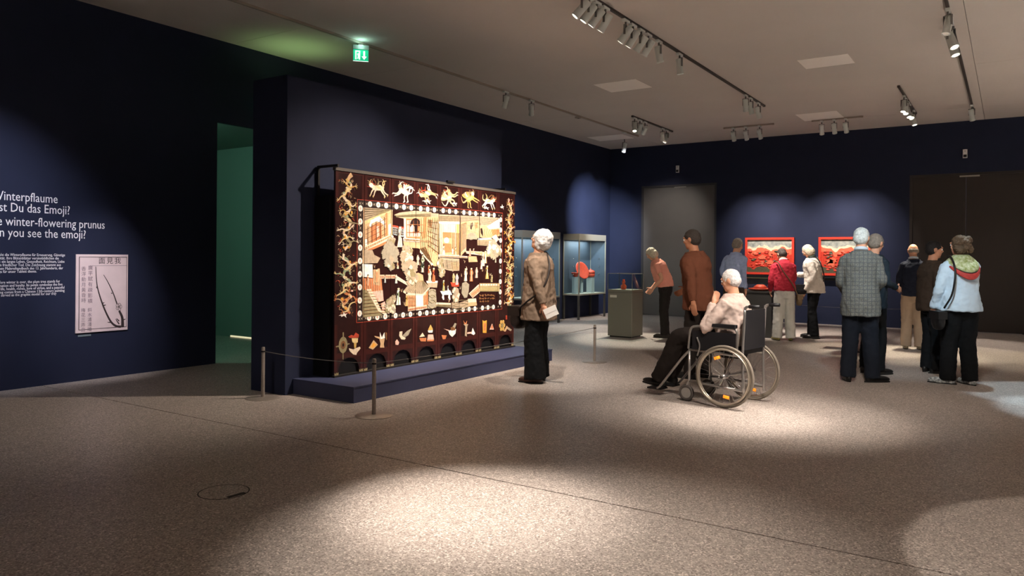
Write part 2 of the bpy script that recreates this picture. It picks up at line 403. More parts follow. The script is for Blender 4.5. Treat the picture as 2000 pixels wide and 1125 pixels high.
# on the long middle track: seven heads onto the screen
scr = [(6.86, 5.75), (7.02, 6.25), (7.20, 6.75), (7.40, 7.2), (7.92, 7.6), (8.12, 7.9), (8.36, 8.2), (8.57, 8.5)]
nm = ['first', 'second', 'third', 'fourth', 'fifth', 'sixth', 'seventh', 'eighth']
for i, (y, ty) in enumerate(scr):
    spot('white spotlight aimed at the lacquer screen, %s from the near end of its row' % nm[i], (XA, y), (-5.76, ty, 1.0 if i % 2 else 1.4), 125 if i in (0, 3, 6) else 58, WARM, 66 if i in (0, 3, 6) else 34, 1.0 if i in (0, 3, 6) else .7)
spot('upright pale spotlight just past the row aimed at the screen', (XA, 8.9), (-3.2, 9.6, 0), 0, lit=False)
spot('upright pale spotlight standing alone in the middle of the long track', (XA, 9.61), (-3.45, 10.1, 0), 0, lit=False)
for y, tx, ty, n in ((12.62, -3.9, 14.2, 'nearest'), (12.9, -3.2, 14.6, 'middle one'), (13.36, -3.0, 15.2, 'farthest')):
    spot('pale spotlight at the far end of the middle track, %s of three' % n, (XA, y), (tx, ty, 0), 130, NEUT, 34, .7, lit=False)
# left track
spot('pale spotlight on the left track, nearer of the two over the partition', (-6.98, 10.3), (-8.4, 11.0, 1.4), 55, (.8, .85, 1), 45, .9, lit=False)
spot('pale spotlight on the left track, farther of the two past the partition', (-6.98, 11.1), (-8.4, 13.2, 1.4), 90, (.8, .85, 1), 45, .9, lit=False)
# short track by the corner
spot('lit spotlight at the near end of the short corner track', (-6.14, 13.55), (-5.5, 12.3, .6), 190, (1, .93, .78), 36, .6)
spot('second spotlight on the short corner track, aimed at the showcase', (-6.14, 13.8), (-8.2, 15.3, .9), 110, NEUT, 30, .6)
spot('third spotlight on the short corner track, beside the lit pair', (-6.14, 14.05), (-8.5, 16.5, 2.1), 420, (.82, .87, 1), 44, 1.0, lit=False)
spot('fourth spotlight on the short corner track, left of the far pair', (-6.14, 14.97), (-6.9, 17.3, 2.2), 60, NEUT, 50, .9, lit=False)
spot('fifth spotlight on the short corner track, right of the far pair', (-6.14, 15.18), (-6.9, 13.3, 0), 170, NEUT, 34, .9, lit=False)
spot('tiny spotlight hanging low on the left track before the corner', (-7.03, 15.0), (-8.3, 16.2, 1), 60, NEUT, 40, .8, drop=.16, lit=False)
# cross tracks for the red panels
for x, tx, e, n in ((-4.86, -4.9, 170, 'left'), (-4.6, -4.5, 170, 'middle'), (-4.32, -4.1, 150, 'right')):
    spot('white spotlight on the cross track before the left red panel, %s of three' % n, (x, 15.68), (tx, YF, 1.75), e*.36, (1, .9, .85), 46, .9, lit=False)
for x, tx, e, n in ((-3.13, -3.3, 170, 'left'), (-2.9, -2.9, 170, 'middle'), (-2.69, -2.5, 150, 'right')):
    spot('white spotlight on the cross track before the right red panel, %s of three' % n, (x, 15.75), (tx, YF, 1.75), e*.36, (1, .9, .85), 46, .9, lit=False)
# track before the double door
for i, (y, tx, ty, e) in enumerate(((14.04, -1.9, 12.9, 130), (14.29, -1.3, 12.6, 120), (14.64, -.6, 13.4, 90), (14.86, .4, 12.8, 90))):
    spot('lit spotlight in the tight row before the double door, %s from the near end' % nm[i], (-1.5, y), (tx, ty, 0), e, (1, .88, .68), 32, .5)
spot('lit spotlight alone at the far end of the row before the double door', (-1.5, 15.5), (-.6, 14.9, 0), 110, NEUT, 36, .6)
# right track
spot('upright pale spotlight on the right track above two bright ones', (-.59, 9.45), (-1.2, 8.6, 0), 0, lit=False)
spot('bright spotlight on the right track, upper of the two facing right', (-.59, 9.95), (.9, 8.8, 0), 130, COOL, 30, .35, scale=1.15)
spot('bright spotlight on the right track, lower of the two facing right', (-.59, 10.3), (.5, 9.7, 0), 90, COOL, 30, .35, scale=1.15)
spot('dim spotlight at the far end of the right track', (-.59, 15.5), (-.2, 16.8, 1), 12, NEUT, 50, .9, lit=False)
track('short dark ceiling track in front of the lettered wall', (-6.2, 1.8, H), (-6.2, 4.4, H))
# heads on the same tracks, beyond the picture's upper edge
spot('spotlight on the middle track over the near floor pool', (XA, 3.3), (-2.5, 3.4, 0), 260, NEUT, 27, 1.0)
spot('second spotlight on the middle track over the near floor pool', (XA, 3.0), (-1.9, 3.1, 0), 190, NEUT, 44, 1.0)
spot('spotlight on the right track lighting the wheelchair', (-.59, 6.9), (-1.95, 6.65, 0), 200, NEUT, 24, 1.0)
spot('second spotlight on the right track lighting the wheelchair', (-.59, 7.2), (-1.9, 6.9, 0), 150, NEUT, 44, 1.0)
spot('spotlight on the right track lighting the floor at the right front', (-.59, 2.2), (.55, 4.35, 0), 85, NEUT, 26, .12)
spot('spotlight on the middle track lighting the white haired visitor', (XA, 5.8), (-4.3, 7.4, .6), 130, NEUT, 34, .9)
spot('cool spotlight on the right track lighting the two standing couples', (-.59, 6.0), (-1.1, 9.8, 1.25), 110, COOL, 26, .8)
spot('spotlight on the short track washing the large lettering', (-6.2, 2.3), (XW, 3.4, 1.6), 105, (.9, .88, 1), 44, 1.0)
spot('spotlight on the short track aimed at the poster', (-6.2, 4.0), (XW, 4.5, .9), 75, (1, .9, .95), 26, 1.0)
spot('spotlight on the middle track washing the floor at the left', (XA, .6), (-6.6, 4.0, 0), 30, NEUT, 50, 1.0)
spot('spotlight on the right track filling the middle of the hall', (-.59, 4.4), (-2.8, 9.5, 0), 170, NEUT, 70, 1.0)
# added unseen track right of the picture; its spots bounce fill onto the ceiling
track('added long dark ceiling track right of the picture for fill spotlights', (2.8, -4, H), (2.8, 16, H))
for k, y in enumerate((-2.5, .5, 3.5, 7.5, 10.5, 13.5)):
    spot('added fill spotlight on the unseen track right of the picture, %s from the camera end' % nm[k], (2.8, y), (3.3, y+.3, 0), 1250, (1, .93, .86), 52, .9)
spot('added fill spotlight on the middle track behind the camera', (XA, -2.0), (-4.0, -2.4, 0), 380, (1, .92, .84), 46, .9)  # this and the next are unseen spots added as bounce fill
spot('added fill spotlight on the right track behind the camera', (-.59, -1.6), (-.2, -2.8, 0), 380, (1, .92, .84), 46, .9)

# ================================================================ PLINTH, LACQUER SCREEN
ZPL = .155
PLB = mat('plinth_blue', '#343a58', .6, var=.05, scale=5)
t = thing('display_plinth', 'low blue display plinth under the large lacquer screen', 'plinth', (-5.6, 6.97, 0))
MB().box(-.438, .415, -1.85, 1.85, 0, ZPL-.012).build('plinth_body', PLB, t)
MB().box(-.438, .42, -1.855, 1.855, ZPL-.012, ZPL).build('plinth_top', PLB, t)
XS = -5.755; Y0, Y1 = 5.402, 8.735; ZB, ZT = ZPL+.022, 2.272
EDG = [Y0+(Y1-Y0)*i/8 for i in range(9)]
LACQ = mat('dark_lacquer', '#2a1413', .28, var=.25, scale=14, coat=.25)
LRED = mat('red_brown_lacquer', '#3d1b18', .3, var=.2, scale=14, coat=.2)
LEDGE = mat('red_edge_lacquer', '#7a2c24', .35)
C_ = {k: mat('inlay_'+k, v, .5, var=.16, scale=30) for k, v in dict(
    cream='#e6d2b8', white='#f3ece2', tan='#c7a47c', beige='#ac9a82', grey='#9d9582', gold='#c9a45c', olive='#8f8462',
    orange='#c47a4e', red='#b5452f', pink='#e3b4a4', green='#8fa080', blue='#9fb0b6', brown='#7a5434', dark='#24120f', skin='#f0cfae', amber='#e0a040', yellow='#dcc48e').items()}
screen = thing('lacquer_screen', 'eight-panel dark lacquer folding screen inlaid with a pale palace scene', 'folding screen', (XS, (Y0+Y1)/2, 0))
OFF = Vector((XS, (Y0+Y1)/2, 0))
PN = []
for i in range(8):
    a, b = EDG[i]+.0025, EDG[i+1]-.0025
    fw = .062; za = .325
    poly = [(a, ZB), (a+fw, ZB), (a+fw-.006, ZB+.045), (a+fw+.012, ZB+.085), (a+fw+.03, za-.03), (a+fw+.075, za), ((a+b)/2, za+.014), (b-fw-.075, za), (b-fw-.03, za-.03), (b-fw-.012, ZB+.085), (b-fw+.006, ZB+.045), (b-fw, ZB), (b, ZB), (b, ZT), (a, ZT)]
    p = MB().prism_x([(y-OFF.y, z) for y, z in poly], -.024, 0).build('panel', LACQ, screen)
    PN.append(p)
    e_ = .0018
    for s0, s1 in ((a, a+.04), (b-.04, b)):
        MB().box(0, e_, s0-OFF.y, s1-OFF.y, 2.0, ZT).build('red_stile', LRED, p); MB().box(0, e_, s0-OFF.y, s1-OFF.y, ZB+.03, .69).build('red_stile', LRED, p)
    MB().box(0, e_*.8, a-OFF.y+.04, b-OFF.y-.04, ZT-.02, ZT).build('red_rail', LRED, p); MB().box(0, e_*.8, a-OFF.y+.04, b-OFF.y-.04, za+.016, za+.07).build('apron', LRED, p)
    for s0 in (a+.004, b-fw+.004):
        fm = MB(); fm.prism_x([(s0-OFF.y, ZB-.004), (s0+fw-.008-OFF.y, ZB-.004), (s0+fw-.008-OFF.y, ZB+.022), (s0+fw*.6-OFF.y, ZB+.012), (s0+fw*.45-OFF.y, ZB+.026), (s0+fw*.3-OFF.y, ZB+.012), (s0-OFF.y, ZB+.022)], -.02, .004)
        fm.build('gilt_foot', C_['olive'], p)
def panel_of(y): return max(0, min(7, int((y-Y0)/(Y1-Y0)*8)))
def clipy(poly, lo, hi):
    for val, keep in ((lo, 1), (hi, -1)):
        out = []
        for k in range(len(poly)):
            p, q = poly[k-1], poly[k]; ip = (p[0]-val)*keep >= 0; iq = (q[0]-val)*keep >= 0
            if ip != iq:
                tt = (val-p[0])/(q[0]-p[0]); out.append((val, p[1]+(q[1]-p[1])*tt))
            if iq: out.append(q)
        poly = out
        if len(poly) < 3: return []
    return poly
FR = {'A': (640, 320, 5.626), 'B': (820, 340, 5.626), 'C': (640, 500, 4.5), 'D': (820, 500, 4.687), 'Z': (600, 520, 4.0), 'E': (640, 620, 8.655), 'G': (820, 600, 9.375), 'K': (640, 330, 9.375), 'L': (780, 350, 8.696), 'P': (0, 0, 1)}
def S(fr, x, y):
    ox, oy, sc = FR[fr]; p = pix(ox+x/sc, oy+y/sc, 0, XS); return (p.y, p.z)
_ord = [0]
def lay():
    _ord[0] += 1; return .002+.00003*_ord[0]
def inlay_yz(name, poly, col, split=True, hgt=None):
    """one inlaid piece standing slightly proud of the panels, cut at the panel joints"""
    h = hgt or lay(); i0 = panel_of(min(p[0] for p in poly)); i1 = panel_of(max(p[0] for p in poly))
    for i in range(i0, i1+1):
        q = clipy(poly, EDG[i]+.004, EDG[i+1]-.004) if split else poly
        if len(q) < 3: continue
        if max(p[0] for p in q)-min(p[0] for p in q) < .004: continue
        MB().prism_x([(y-OFF.y, z) for y, z in q], 0, h).build(name, C_[col], PN[i], fix=True)
def inlay(name, fr, pts, col): inlay_yz(name, [S(fr, *p) for p in pts], col)
def ellp(cy, cz, ry, rz, n=14, a=0):
    return [(cy+ry*math.cos(2*PI*k/n)*math.cos(a)-rz*math.sin(2*PI*k/n)*math.sin(a), cz+ry*math.cos(2*PI*k/n)*math.sin(a)+rz*math.sin(2*PI*k/n)*math.cos(a)) for k in range(n)]
def multi(name, polys, pi=None):
    """one motif of several coloured pieces = one object.  polys: (polygon in y,z ; colour)"""
    cols = sorted(set(c for _, c in polys)); m = MB()
    for k, (p, c) in enumerate(polys): m.prism_x([(y-OFF.y, z) for y, z in p], 0, (.0085 if name in ('figure', 'tree') else .0078 if name == 'line_work' else .0035)+.00004*k, cols.index(c))
    yy = [q[0] for p, _ in polys for q in p]
    return m.build(name, [C_[c] for c in cols], PN[panel_of(sum(yy)/len(yy)) if pi is None else pi])
def stroke(p0, p1, w0, w1, bend=0., n=5):
    """tapered curved stroke as polygon"""
    a = Vector((p0[0], p0[1])); b = Vector((p1[0], p1[1])); d = b-a; nrm = Vector((-d.y, d.x)); L = []; Rr = []
    for k in range(n+1):
        t_ = k/n; c = a+d*t_+nrm*bend*math.sin(PI*t_); wd = w0+(w1-w0)*t_
        tn = d+nrm*bend*PI*math.cos(PI*t_); q = Vector((-tn.y, tn.x)); q = q.normalized()*wd/2 if q.length else q
        L.append((c.x+q.x, c.y+q.y)); Rr.append((c.x-q.x, c.y-q.y))
    return L+Rr[::-1]
# ---- framing bands
BY0, BY1, BZ0, BZ1 = 5.712, 8.44, .692, 2.0      # outer border line
def strip(name, y0, y1, z0, z1, col): inlay_yz(name, [(y0, z0), (y1, z0), (y1, z1), (y0, z1)], col, hgt=.0022 if name == 'border_ground' else .0026)
strip('border_ground', BY0, BY1, BZ1-.082, BZ1, 'dark'); strip('border_ground', BY0, BY1, BZ0, BZ0+.082, 'dark')
strip('border_ground', BY0, BY0+.09, BZ0+.082, BZ1-.082, 'dark'); strip('border_ground', BY1-.09, BY1, BZ0+.082, BZ1-.082, 'dark')
for z in (BZ0, BZ1-.005): strip('border_line', BY0, BY1, z, z+.005, 'red')
for y in (BY0, BY1-.005): strip('border_line', y, y+.005, BZ0+.005, BZ1-.005, 'red')
strip('field_edge', BY0+.09, BY0+.104, BZ0+.082, BZ1-.082, 'tan')
rng = random.Random(5)
# ---- oval medallions and bow motifs of the border
def medal(y, z, ry=.033, rz=.031): inlay_yz('medallion', ellp(y, z, ry, rz), 'white', hgt=.003); inlay_yz('medallion_flower', ellp(y, z, ry*.45, rz*.45, 6), 'pink', hgt=.0034)
def bow(y, z, s=.018, vert=False):
    a = [(y-s, z+s), (y-s*.2, z+s*.25), (y+s, z+s), (y+s*.55, z), (y+s, z-s), (y-s*.2, z-s*.25), (y-s, z-s), (y-s*.55, z)]
    if vert: a = [(y+(q-z), z+(p-y)) for p, q in a]
    inlay_yz('bow_motif', a, 'grey', hgt=.003)
pw = (Y1-Y0)/8
for z in (BZ1-.041, BZ0+.041):
    for i in range(1, 7):
        for f_ in (.2, .5, .8): medal(EDG[i]+pw*f_, z)
        for f_ in (.35, .65): bow(EDG[i]+pw*f_, z)
        bow(EDG[i]+.03, z, .014); bow(EDG[i]-.03, z, .014)
    bow(EDG[7]+.028, z, .014); bow(BY1-.03, z, .014); bow(BY0+.04, z, .016)
for y in (BY0+.047, BY1-.047):
    for k in range(9):
        z = 1.905-k*.1395; medal(y, z, .032, .034)
        if k < 8: bow(y, z-.07, .015, True)

# ---- the palace scene
I = inlay
I('pavilion_roof', 'A', [(402, 470), (712, 496), (712, 520), (640, 535), (405, 650)], 'beige')
I('pavilion_wall', 'A', [(405, 655), (640, 540), (710, 515), (710, 790), (405, 940)], 'tan')
I('roof_edge', 'A', [(404, 632), (650, 500), (700, 503), (700, 520), (410, 668)], 'yellow')
I('painted_screen', 'A', [(470, 690), (590, 640), (595, 840), (480, 890)], 'orange')
I('gable', 'A', [(455, 680), (470, 620), (565, 575), (628, 640), (632, 705), (600, 655), (540, 630), (485, 655), (472, 695)], 'white')
I('curtain', 'A', [(535, 690), (560, 680), (565, 790), (540, 810)], 'pink')
I('door_post', 'A', [(632, 545), (655, 535), (658, 790), (634, 800)], 'orange')
I('door_post', 'A', [(665, 670), (695, 655), (695, 765), (668, 780)], 'white')
I('railing', 'A', [(408, 830), (430, 818), (434, 890), (410, 900)], 'white')
I('terrace_edge', 'A', [(405, 905), (690, 775), (722, 792), (720, 815), (600, 870), (408, 955)], 'cream')
I('terrace_step', 'A', [(408, 955), (600, 872), (720, 818), (720, 845), (620, 890), (500, 940)], 'orange')
I('rock', 'A', [(380, 945), (490, 948), (510, 1000), (578, 1035), (545, 1090), (380, 1095)], 'beige')
I('balcony', 'A', [(714, 690), (835, 705), (838, 800), (790, 800), (720, 775)], 'blue')
I('balcony_rail', 'A', [(712, 672), (840, 695), (838, 715), (714, 692)], 'red')
I('gate_roof', 'A', [(732, 560), (790, 535), (960, 515), (1140, 530), (1140, 605), (830, 600), (745, 585)], 'beige')
I('roof_edge', 'A', [(830, 580), (1140, 585), (1140, 606), (830, 602)], 'tan')
I('gate_wall', 'A', [(838, 603), (1140, 608), (1140, 840), (840, 815)], 'orange')
I('gate_post', 'A', [(835, 600), (858, 600), (860, 815), (838, 815)], 'cream')
I('gate_panel', 'A', [(868, 620), (1050, 620), (1052, 800), (872, 800)], 'pink')
c = S('A', 965, 680); inlay_yz('moon_gate', ellp(c[0], c[1], .10, .088, 22), 'dark')
I('seated_figure', 'A', [(915, 745), (905, 700), (930, 660), (950, 690), (952, 745)], 'cream')
I('seated_figure', 'A', [(985, 740), (995, 680), (1015, 690), (1020, 735)], 'orange')
I('balustrade', 'A', [(828, 812), (1140, 838), (1140, 868), (832, 850)], 'white')
I('balustrade_post', 'A', [(850, 825), (1000, 835), (1000, 850), (852, 843)], 'grey')
I('terrace', 'A', [(828, 852), (1045, 868), (1069, 905), (1000, 928), (840, 918)], 'tan')
I('stair', 'A', [(1000, 928), (1075, 900), (1180, 1010), (1140, 1125), (1090, 1040)], 'tan')
I('pavilion_wall', 'B', [(0, 425), (205, 440), (205, 1012), (150, 1012), (0, 850)], 'tan')
I('gold_column', 'B', [(45, 470), (75, 472), (66, 700), (20, 710)], 'orange')
I('roof_edge', 'B', [(0, 420), (205, 434), (205, 470), (0, 462)], 'beige')
I('lattice', 'B', [(95, 500), (130, 505), (126, 580), (98, 575)], 'brown')
I('stair_edge', 'B', [(0, 820), (30, 830), (150, 1000), (128, 1000), (0, 860)], 'cream')
I('wall_panel', 'B', [(130, 520), (195, 525), (192, 860), (140, 800)], 'beige')
I('hall_roof', 'B', [(207, 442), (436, 455), (436, 525), (207, 520)], 'beige')
I('hall_back', 'B', [(210, 525), (436, 528), (436, 900), (212, 890)], 'tan')
I('hall_eave', 'B', [(205, 522), (436, 526), (436, 548), (250, 552), (205, 540)], 'white')
I('white_panel', 'B', [(252, 552), (395, 556), (395, 640), (252, 636)], 'white')
I('silk_hanging', 'B', [(250, 640), (345, 642), (345, 705), (252, 702)], 'orange')
I('carpet', 'B', [(252, 760), (342, 765), (350, 858), (248, 868)], 'orange')
c = S('B', 292, 728); inlay_yz('throne', ellp(c[0], c[1], .05, .035), 'white')
for x in (216, 236, 384, 412): I('hall_column', 'B', [(x, 548), (x+9, 548), (x+9, 880), (x, 880)], 'cream' if x != 412 else 'amber')
I('balustrade', 'B', [(205, 885), (520, 902), (520, 925), (205, 912)], 'white')
I('platform', 'B', [(210, 918), (436, 932), (436, 1062), (330, 1062), (270, 1045), (252, 960)], 'beige')
I('carpet', 'B', [(335, 965), (432, 968), (432, 1052), (345, 1050)], 'tan')
I('side_roof', 'B', [(444, 455), (650, 465), (650, 505), (560, 505), (446, 532)], 'beige')
I('side_wall', 'B', [(446, 532), (560, 508), (650, 508), (652, 700), (510, 715), (505, 840), (446, 905)], 'tan')
for x in (462, 480, 500): I('side_column', 'B', [(x, 545), (x+7, 545), (x+7, 850), (x, 860)], 'cream')
I('dark_robe', 'B', [(556, 545), (575, 525), (584, 560), (565, 610), (552, 600)], 'dark')
I('orange_banner', 'B', [(600, 530), (640, 532), (640, 590), (605, 600)], 'orange')
I('garden_rock', 'B', [(510, 705), (525, 660), (560, 640), (600, 645), (632, 690), (625, 720), (590, 715), (560, 725)], 'grey')
I('terrace_edge', 'B', [(510, 845), (690, 852), (802, 885), (800, 915), (660, 892), (510, 872)], 'cream')
I('parasol_skirt', 'B', [(528, 902), (620, 905), (632, 965), (535, 968)], 'tan')
I('right_roof', 'B', [(656, 462), (872, 482), (870, 500), (760, 565), (660, 565)], 'beige')
I('right_wall', 'B', [(656, 565), (760, 565), (876, 500), (876, 680), (800, 700), (690, 700), (660, 690)], 'tan')
I('gable', 'B', [(735, 578), (868, 492), (876, 500), (876, 595), (760, 605)], 'white')
I('dark_robe', 'B', [(662, 600), (680, 590), (692, 640), (690, 690), (668, 650)], 'dark')
I('wall_panel', 'B', [(780, 610), (872, 608), (872, 660), (800, 680)], 'orange')
I('platform', 'B', [(630, 722), (790, 712), (832, 752), (780, 788), (632, 782)], 'beige')
I('platform_edge', 'B', [(640, 705), (780, 700), (792, 716), (640, 724)], 'blue')
I('folding_table', 'B', [(788, 690), (830, 664), (872, 718), (832, 752)], 'cream')
I('wall_ground', 'C', [(305, 195), (470, 200), (482, 330), (430, 340), (330, 300), (308, 285)], 'orange')
I('white_panel', 'C', [(302, 70), (392, 74), (395, 192), (306, 182)], 'white')
I('inner_wall', 'C', [(398, 120), (455, 110), (460, 260), (400, 250)], 'tan')
I('terrace_wall', 'C', [(455, 165), (592, 165), (690, 228), (742, 250), (722, 272), (680, 248), (590, 198), (460, 200)], 'cream')
I('slope', 'C', [(306, 298), (338, 298), (418, 430), (440, 480), (482, 522), (308, 540)], 'olive')
I('court_wall', 'C', [(388, 312), (482, 300), (490, 392), (450, 402), (425, 385)], 'pink')
I('stairway', 'C', [(338, 290), (378, 290), (448, 430), (468, 478), (562, 500), (490, 512), (440, 482)], 'cream')
I('red_wall', 'C', [(465, 420), (500, 400), (520, 470), (480, 480)], 'pink')
I('tent_wall', 'Z', [(782, 225), (935, 205), (935, 330), (786, 352)], 'tan')
I('tent_door', 'Z', [(846, 225), (902, 222), (906, 338), (850, 345)], 'white')
I('tent_rail', 'Z', [(786, 325), (930, 305), (932, 330), (786, 352)], 'cream')
I('tent_post', 'Z', [(930, 160), (942, 160), (942, 300), (930, 302)], 'orange')
I('tent_roof', 'Z', [(800, 135), (850, 108), (902, 108), (952, 165), (900, 222), (780, 212), (752, 192)], 'beige')
I('tent_peak', 'Z', [(830, 70), (865, 50), (902, 68), (908, 122), (836, 124)], 'tan')
I('tent_edge', 'Z', [(752, 190), (780, 208), (900, 218), (952, 163), (954, 172), (905, 230), (776, 222), (748, 204)], 'cream')
I('seat', 'D', [(60, 235), (160, 235), (155, 290), (78, 285)], 'beige')
I('seat_top', 'D', [(58, 228), (162, 228), (160, 244), (62, 246)], 'white')
I('garden_rock', 'D', [(78, 310), (110, 300), (142, 308), (150, 400), (148, 470), (100, 482), (68, 480), (80, 390)], 'grey')
I('court_terrace', 'D', [(150, 425), (282, 430), (284, 472), (140, 462)], 'beige')
I('court_rail', 'D', [(150, 425), (282, 430), (282, 444), (150, 440)], 'cream')
I('table_top', 'D', [(185, 322), (275, 315), (293, 355), (202, 356)], 'white')
for x in (205, 262): I('table_leg', 'D', [(x, 355), (x+12, 355), (x+16, 400), (x+6, 402), (x-4, 380)], 'white')
I('altar', 'D', [(278, 240), (355, 244), (356, 280), (290, 280)], 'red')
I('garden_rock', 'D', [(305, 300), (330, 285), (352, 300), (358, 380), (350, 425), (300, 420)], 'beige')
I('garden_rock', 'D', [(385, 250), (420, 235), (450, 260), (445, 320), (430, 380), (405, 385), (380, 340)], 'grey')
I('low_rocks', 'D', [(290, 425), (360, 430), (440, 400), (445, 470), (292, 480)], 'beige')
I('long_terrace', 'D', [(545, 250), (728, 250), (728, 325), (545, 325)], 'olive')
I('long_rail', 'D', [(545, 250), (728, 250), (728, 276), (545, 278)], 'tan')
for k in range(7): I('lamp_dot', 'D', [(560+k*23+8*math.cos(a*PI/3), 263+7*math.sin(a*PI/3)) for a in range(6)], 'white')
I('stairway', 'D', [(448, 345), (540, 258), (546, 330), (482, 385)], 'cream'); I('stair_tread', 'D', [(468, 350), (536, 290), (538, 318), (486, 362)], 'tan')
I('block', 'D', [(438, 392), (512, 388), (520, 452), (438, 462)], 'cream'); I('block_side', 'D', [(440, 425), (516, 420), (520, 452), (438, 462)], 'tan')
for k in range(16):
    I('dark_foliage', 'D', [(552+(k % 6)*24+rng.uniform(-6, 6)+rng.uniform(7, 12)*math.cos(a*PI/3), 360+(k//6)*28+rng.uniform(-6, 6)+rng.uniform(6, 10)*math.sin(a*PI/3)) for a in range(6)], 'brown')
def blobtree(fr, pts, col):
    polys = []
    fine = []
    for x, y, r in pts:
        for j in range(7): fine.append((x+r*.8*math.cos(j*2.4+x), y+r*.8*math.sin(j*2.4+y), r*.42))
    for x, y, r in list(pts)+fine:
        c = S(fr, x, y); e = S(fr, x+r, y); r_ = abs(e[0]-c[0])
        polys.append(([(c[0]+r_*(1+.22*math.sin(5*a+x))*math.cos(a), c[1]+r_*.95*(1+.22*math.sin(4*a+y))*math.sin(a)) for a in [2*PI*k/16 for k in range(16)]], col if r > 20 else ('beige', 'grey', 'olive', 'cream')[int(x*7+y*3) % 4]))
    multi('tree', polys)
blobtree('A', [(690, 865, 42), (665, 920, 50), (720, 955, 50), (640, 985, 48), (700, 1010, 55), (670, 1070, 45), (690, 1120, 35)], 'grey')
blobtree('A', [(850, 955, 40), (880, 985, 42), (845, 1030, 48), (880, 1060, 45), (860, 1110, 50)], 'beige')
blobtree('B', [(805, 800, 45), (780, 830, 42), (835, 830, 45), (815, 870, 40)], 'grey')
blobtree('Z', [(665, 260, 22), (640, 280, 24), (655, 305, 26), (630, 330, 24), (660, 340, 22)], 'olive')
blobtree('Z', [(820, 15, 34), (790, 50, 30), (830, 85, 30), (800, 110, 26)], 'beige')
blobtree('D', [(320, 320, 22), (335, 350, 24), (322, 385, 24)], 'beige')
blobtree('D', [(180, 60, 26), (190, 110, 26), (200, 160, 24)], 'olive')
def hatch(fr, quad, n, col, w_=.004, cross=0, wob=0.):
    """line work on the buildings: n lines from side 0-3 to side 1-2 of the quad (and cross lines)"""
    a, b, c, d = [Vector(S(fr, *q)) for q in quad]; P = []
    for k in range(n):
        t_ = (k+.5)/n; P.append((stroke(a.lerp(d, t_), b.lerp(c, t_), w_, w_, wob*(-1)**k), col))
    for k in range(cross):
        t_ = (k+.5)/cross; P.append((stroke(a.lerp(b, t_), d.lerp(c, t_), w_*.8, w_*.8), col))
    multi('line_work', P)['kind'] = 'stuff'
hatch('A', [(405, 480), (700, 502), (650, 525), (410, 620)], 5, 'olive', .004)
hatch('A', [(415, 700), (640, 570), (645, 790), (415, 900)], 4, 'brown', .003, 5)
hatch('A', [(410, 915), (690, 785), (690, 800), (410, 945)], 2, 'tan', .004, 12)
hatch('A', [(716, 695), (832, 712), (832, 790), (722, 772)], 3, 'brown', .003, 6)
hatch('A', [(740, 565), (1130, 540), (1130, 580), (745, 582)], 4, 'olive', .003)
hatch('A', [(872, 625), (1048, 625), (1050, 795), (874, 795)], 2, 'orange', .004, 4)
hatch('A', [(835, 818), (1130, 842), (1130, 862), (835, 846)], 2, 'tan', .003, 22)
hatch('A', [(1005, 930), (1090, 1035), (1150, 1090), (1075, 910)], 7, 'brown', .003)
hatch('B', [(0, 480), (0, 830), (120, 985), (200, 480)], 8, 'olive', .003)
hatch('B', [(80, 500), (80, 800), (200, 900), (200, 500)], 5, 'brown', .002, 6)
hatch('B', [(210, 455), (430, 462), (430, 515), (210, 512)], 5, 'olive', .003)
hatch('B', [(250, 550), (250, 640), (395, 642), (395, 552)], 8, 'beige', .003)
hatch('B', [(350, 645), (350, 880), (432, 885), (432, 648)], 7, 'brown', .003)
hatch('B', [(212, 700), (212, 880), (250, 880), (250, 700)], 3, 'cream', .005)
hatch('B', [(208, 890), (515, 906), (515, 920), (208, 908)], 2, 'tan', .003, 26)
hatch('B', [(260, 940), (430, 950), (430, 1050), (280, 1040)], 6, 'grey', .003, 3)
hatch('B', [(450, 550), (450, 860), (510, 800), (510, 530)], 7, 'brown', .003)
hatch('B', [(515, 525), (515, 640), (640, 680), (640, 520)], 6, 'cream', .003, 2)
hatch('B', [(448, 462), (645, 470), (645, 500), (448, 525)], 4, 'grey', .003)
hatch('B', [(660, 472), (868, 488), (770, 550), (662, 555)], 5, 'grey', .003)
hatch('B', [(695, 600), (695, 690), (790, 690), (860, 610)], 6, 'orange', .003)
hatch('B', [(512, 850), (690, 858), (800, 890), (800, 908)], 2, 'tan', .003, 14)
hatch('B', [(635, 730), (785, 720), (780, 780), (635, 775)], 4, 'olive', .003)
hatch('C', [(310, 310), (335, 310), (460, 510), (312, 525)], 7, 'brown', .003)
hatch('C', [(342, 295), (376, 295), (548, 500), (480, 505)], 9, 'tan', .003)
hatch('C', [(458, 170), (590, 172), (590, 192), (460, 196)], 2, 'orange', .003, 12)
hatch('C', [(310, 200), (310, 280), (470, 325), (465, 205)], 8, 'cream', .003)
hatch('Z', [(850, 112), (765, 195), (895, 215), (900, 112)], 9, 'olive', .003)
hatch('Z', [(900, 112), (895, 215), (948, 168), (905, 112)], 5, 'olive', .003)
hatch('Z', [(785, 232), (785, 320), (845, 318), (845, 230)], 6, 'orange', .003, 3)
hatch('Z', [(906, 228), (906, 305), (930, 300), (930, 222)], 3, 'orange', .003, 3)
hatch('Z', [(788, 330), (930, 310), (930, 326), (788, 348)], 2, 'orange', .003, 16)
hatch('D', [(548, 285), (725, 285), (725, 320), (548, 320)], 4, 'yellow', .004)
hatch('D', [(452, 345), (540, 265), (544, 325), (482, 380)], 3, 'orange', .004, 8)
hatch('D', [(152, 445), (280, 447), (280, 466), (146, 460)], 3, 'olive', .003, 10)
hatch('D', [(80, 320), (140, 320), (146, 460), (75, 470)], 6, 'olive', .004, 0, .25)
hatch('D', [(295, 435), (440, 410), (440, 465), (295, 475)], 4, 'olive', .004, 0, .1)
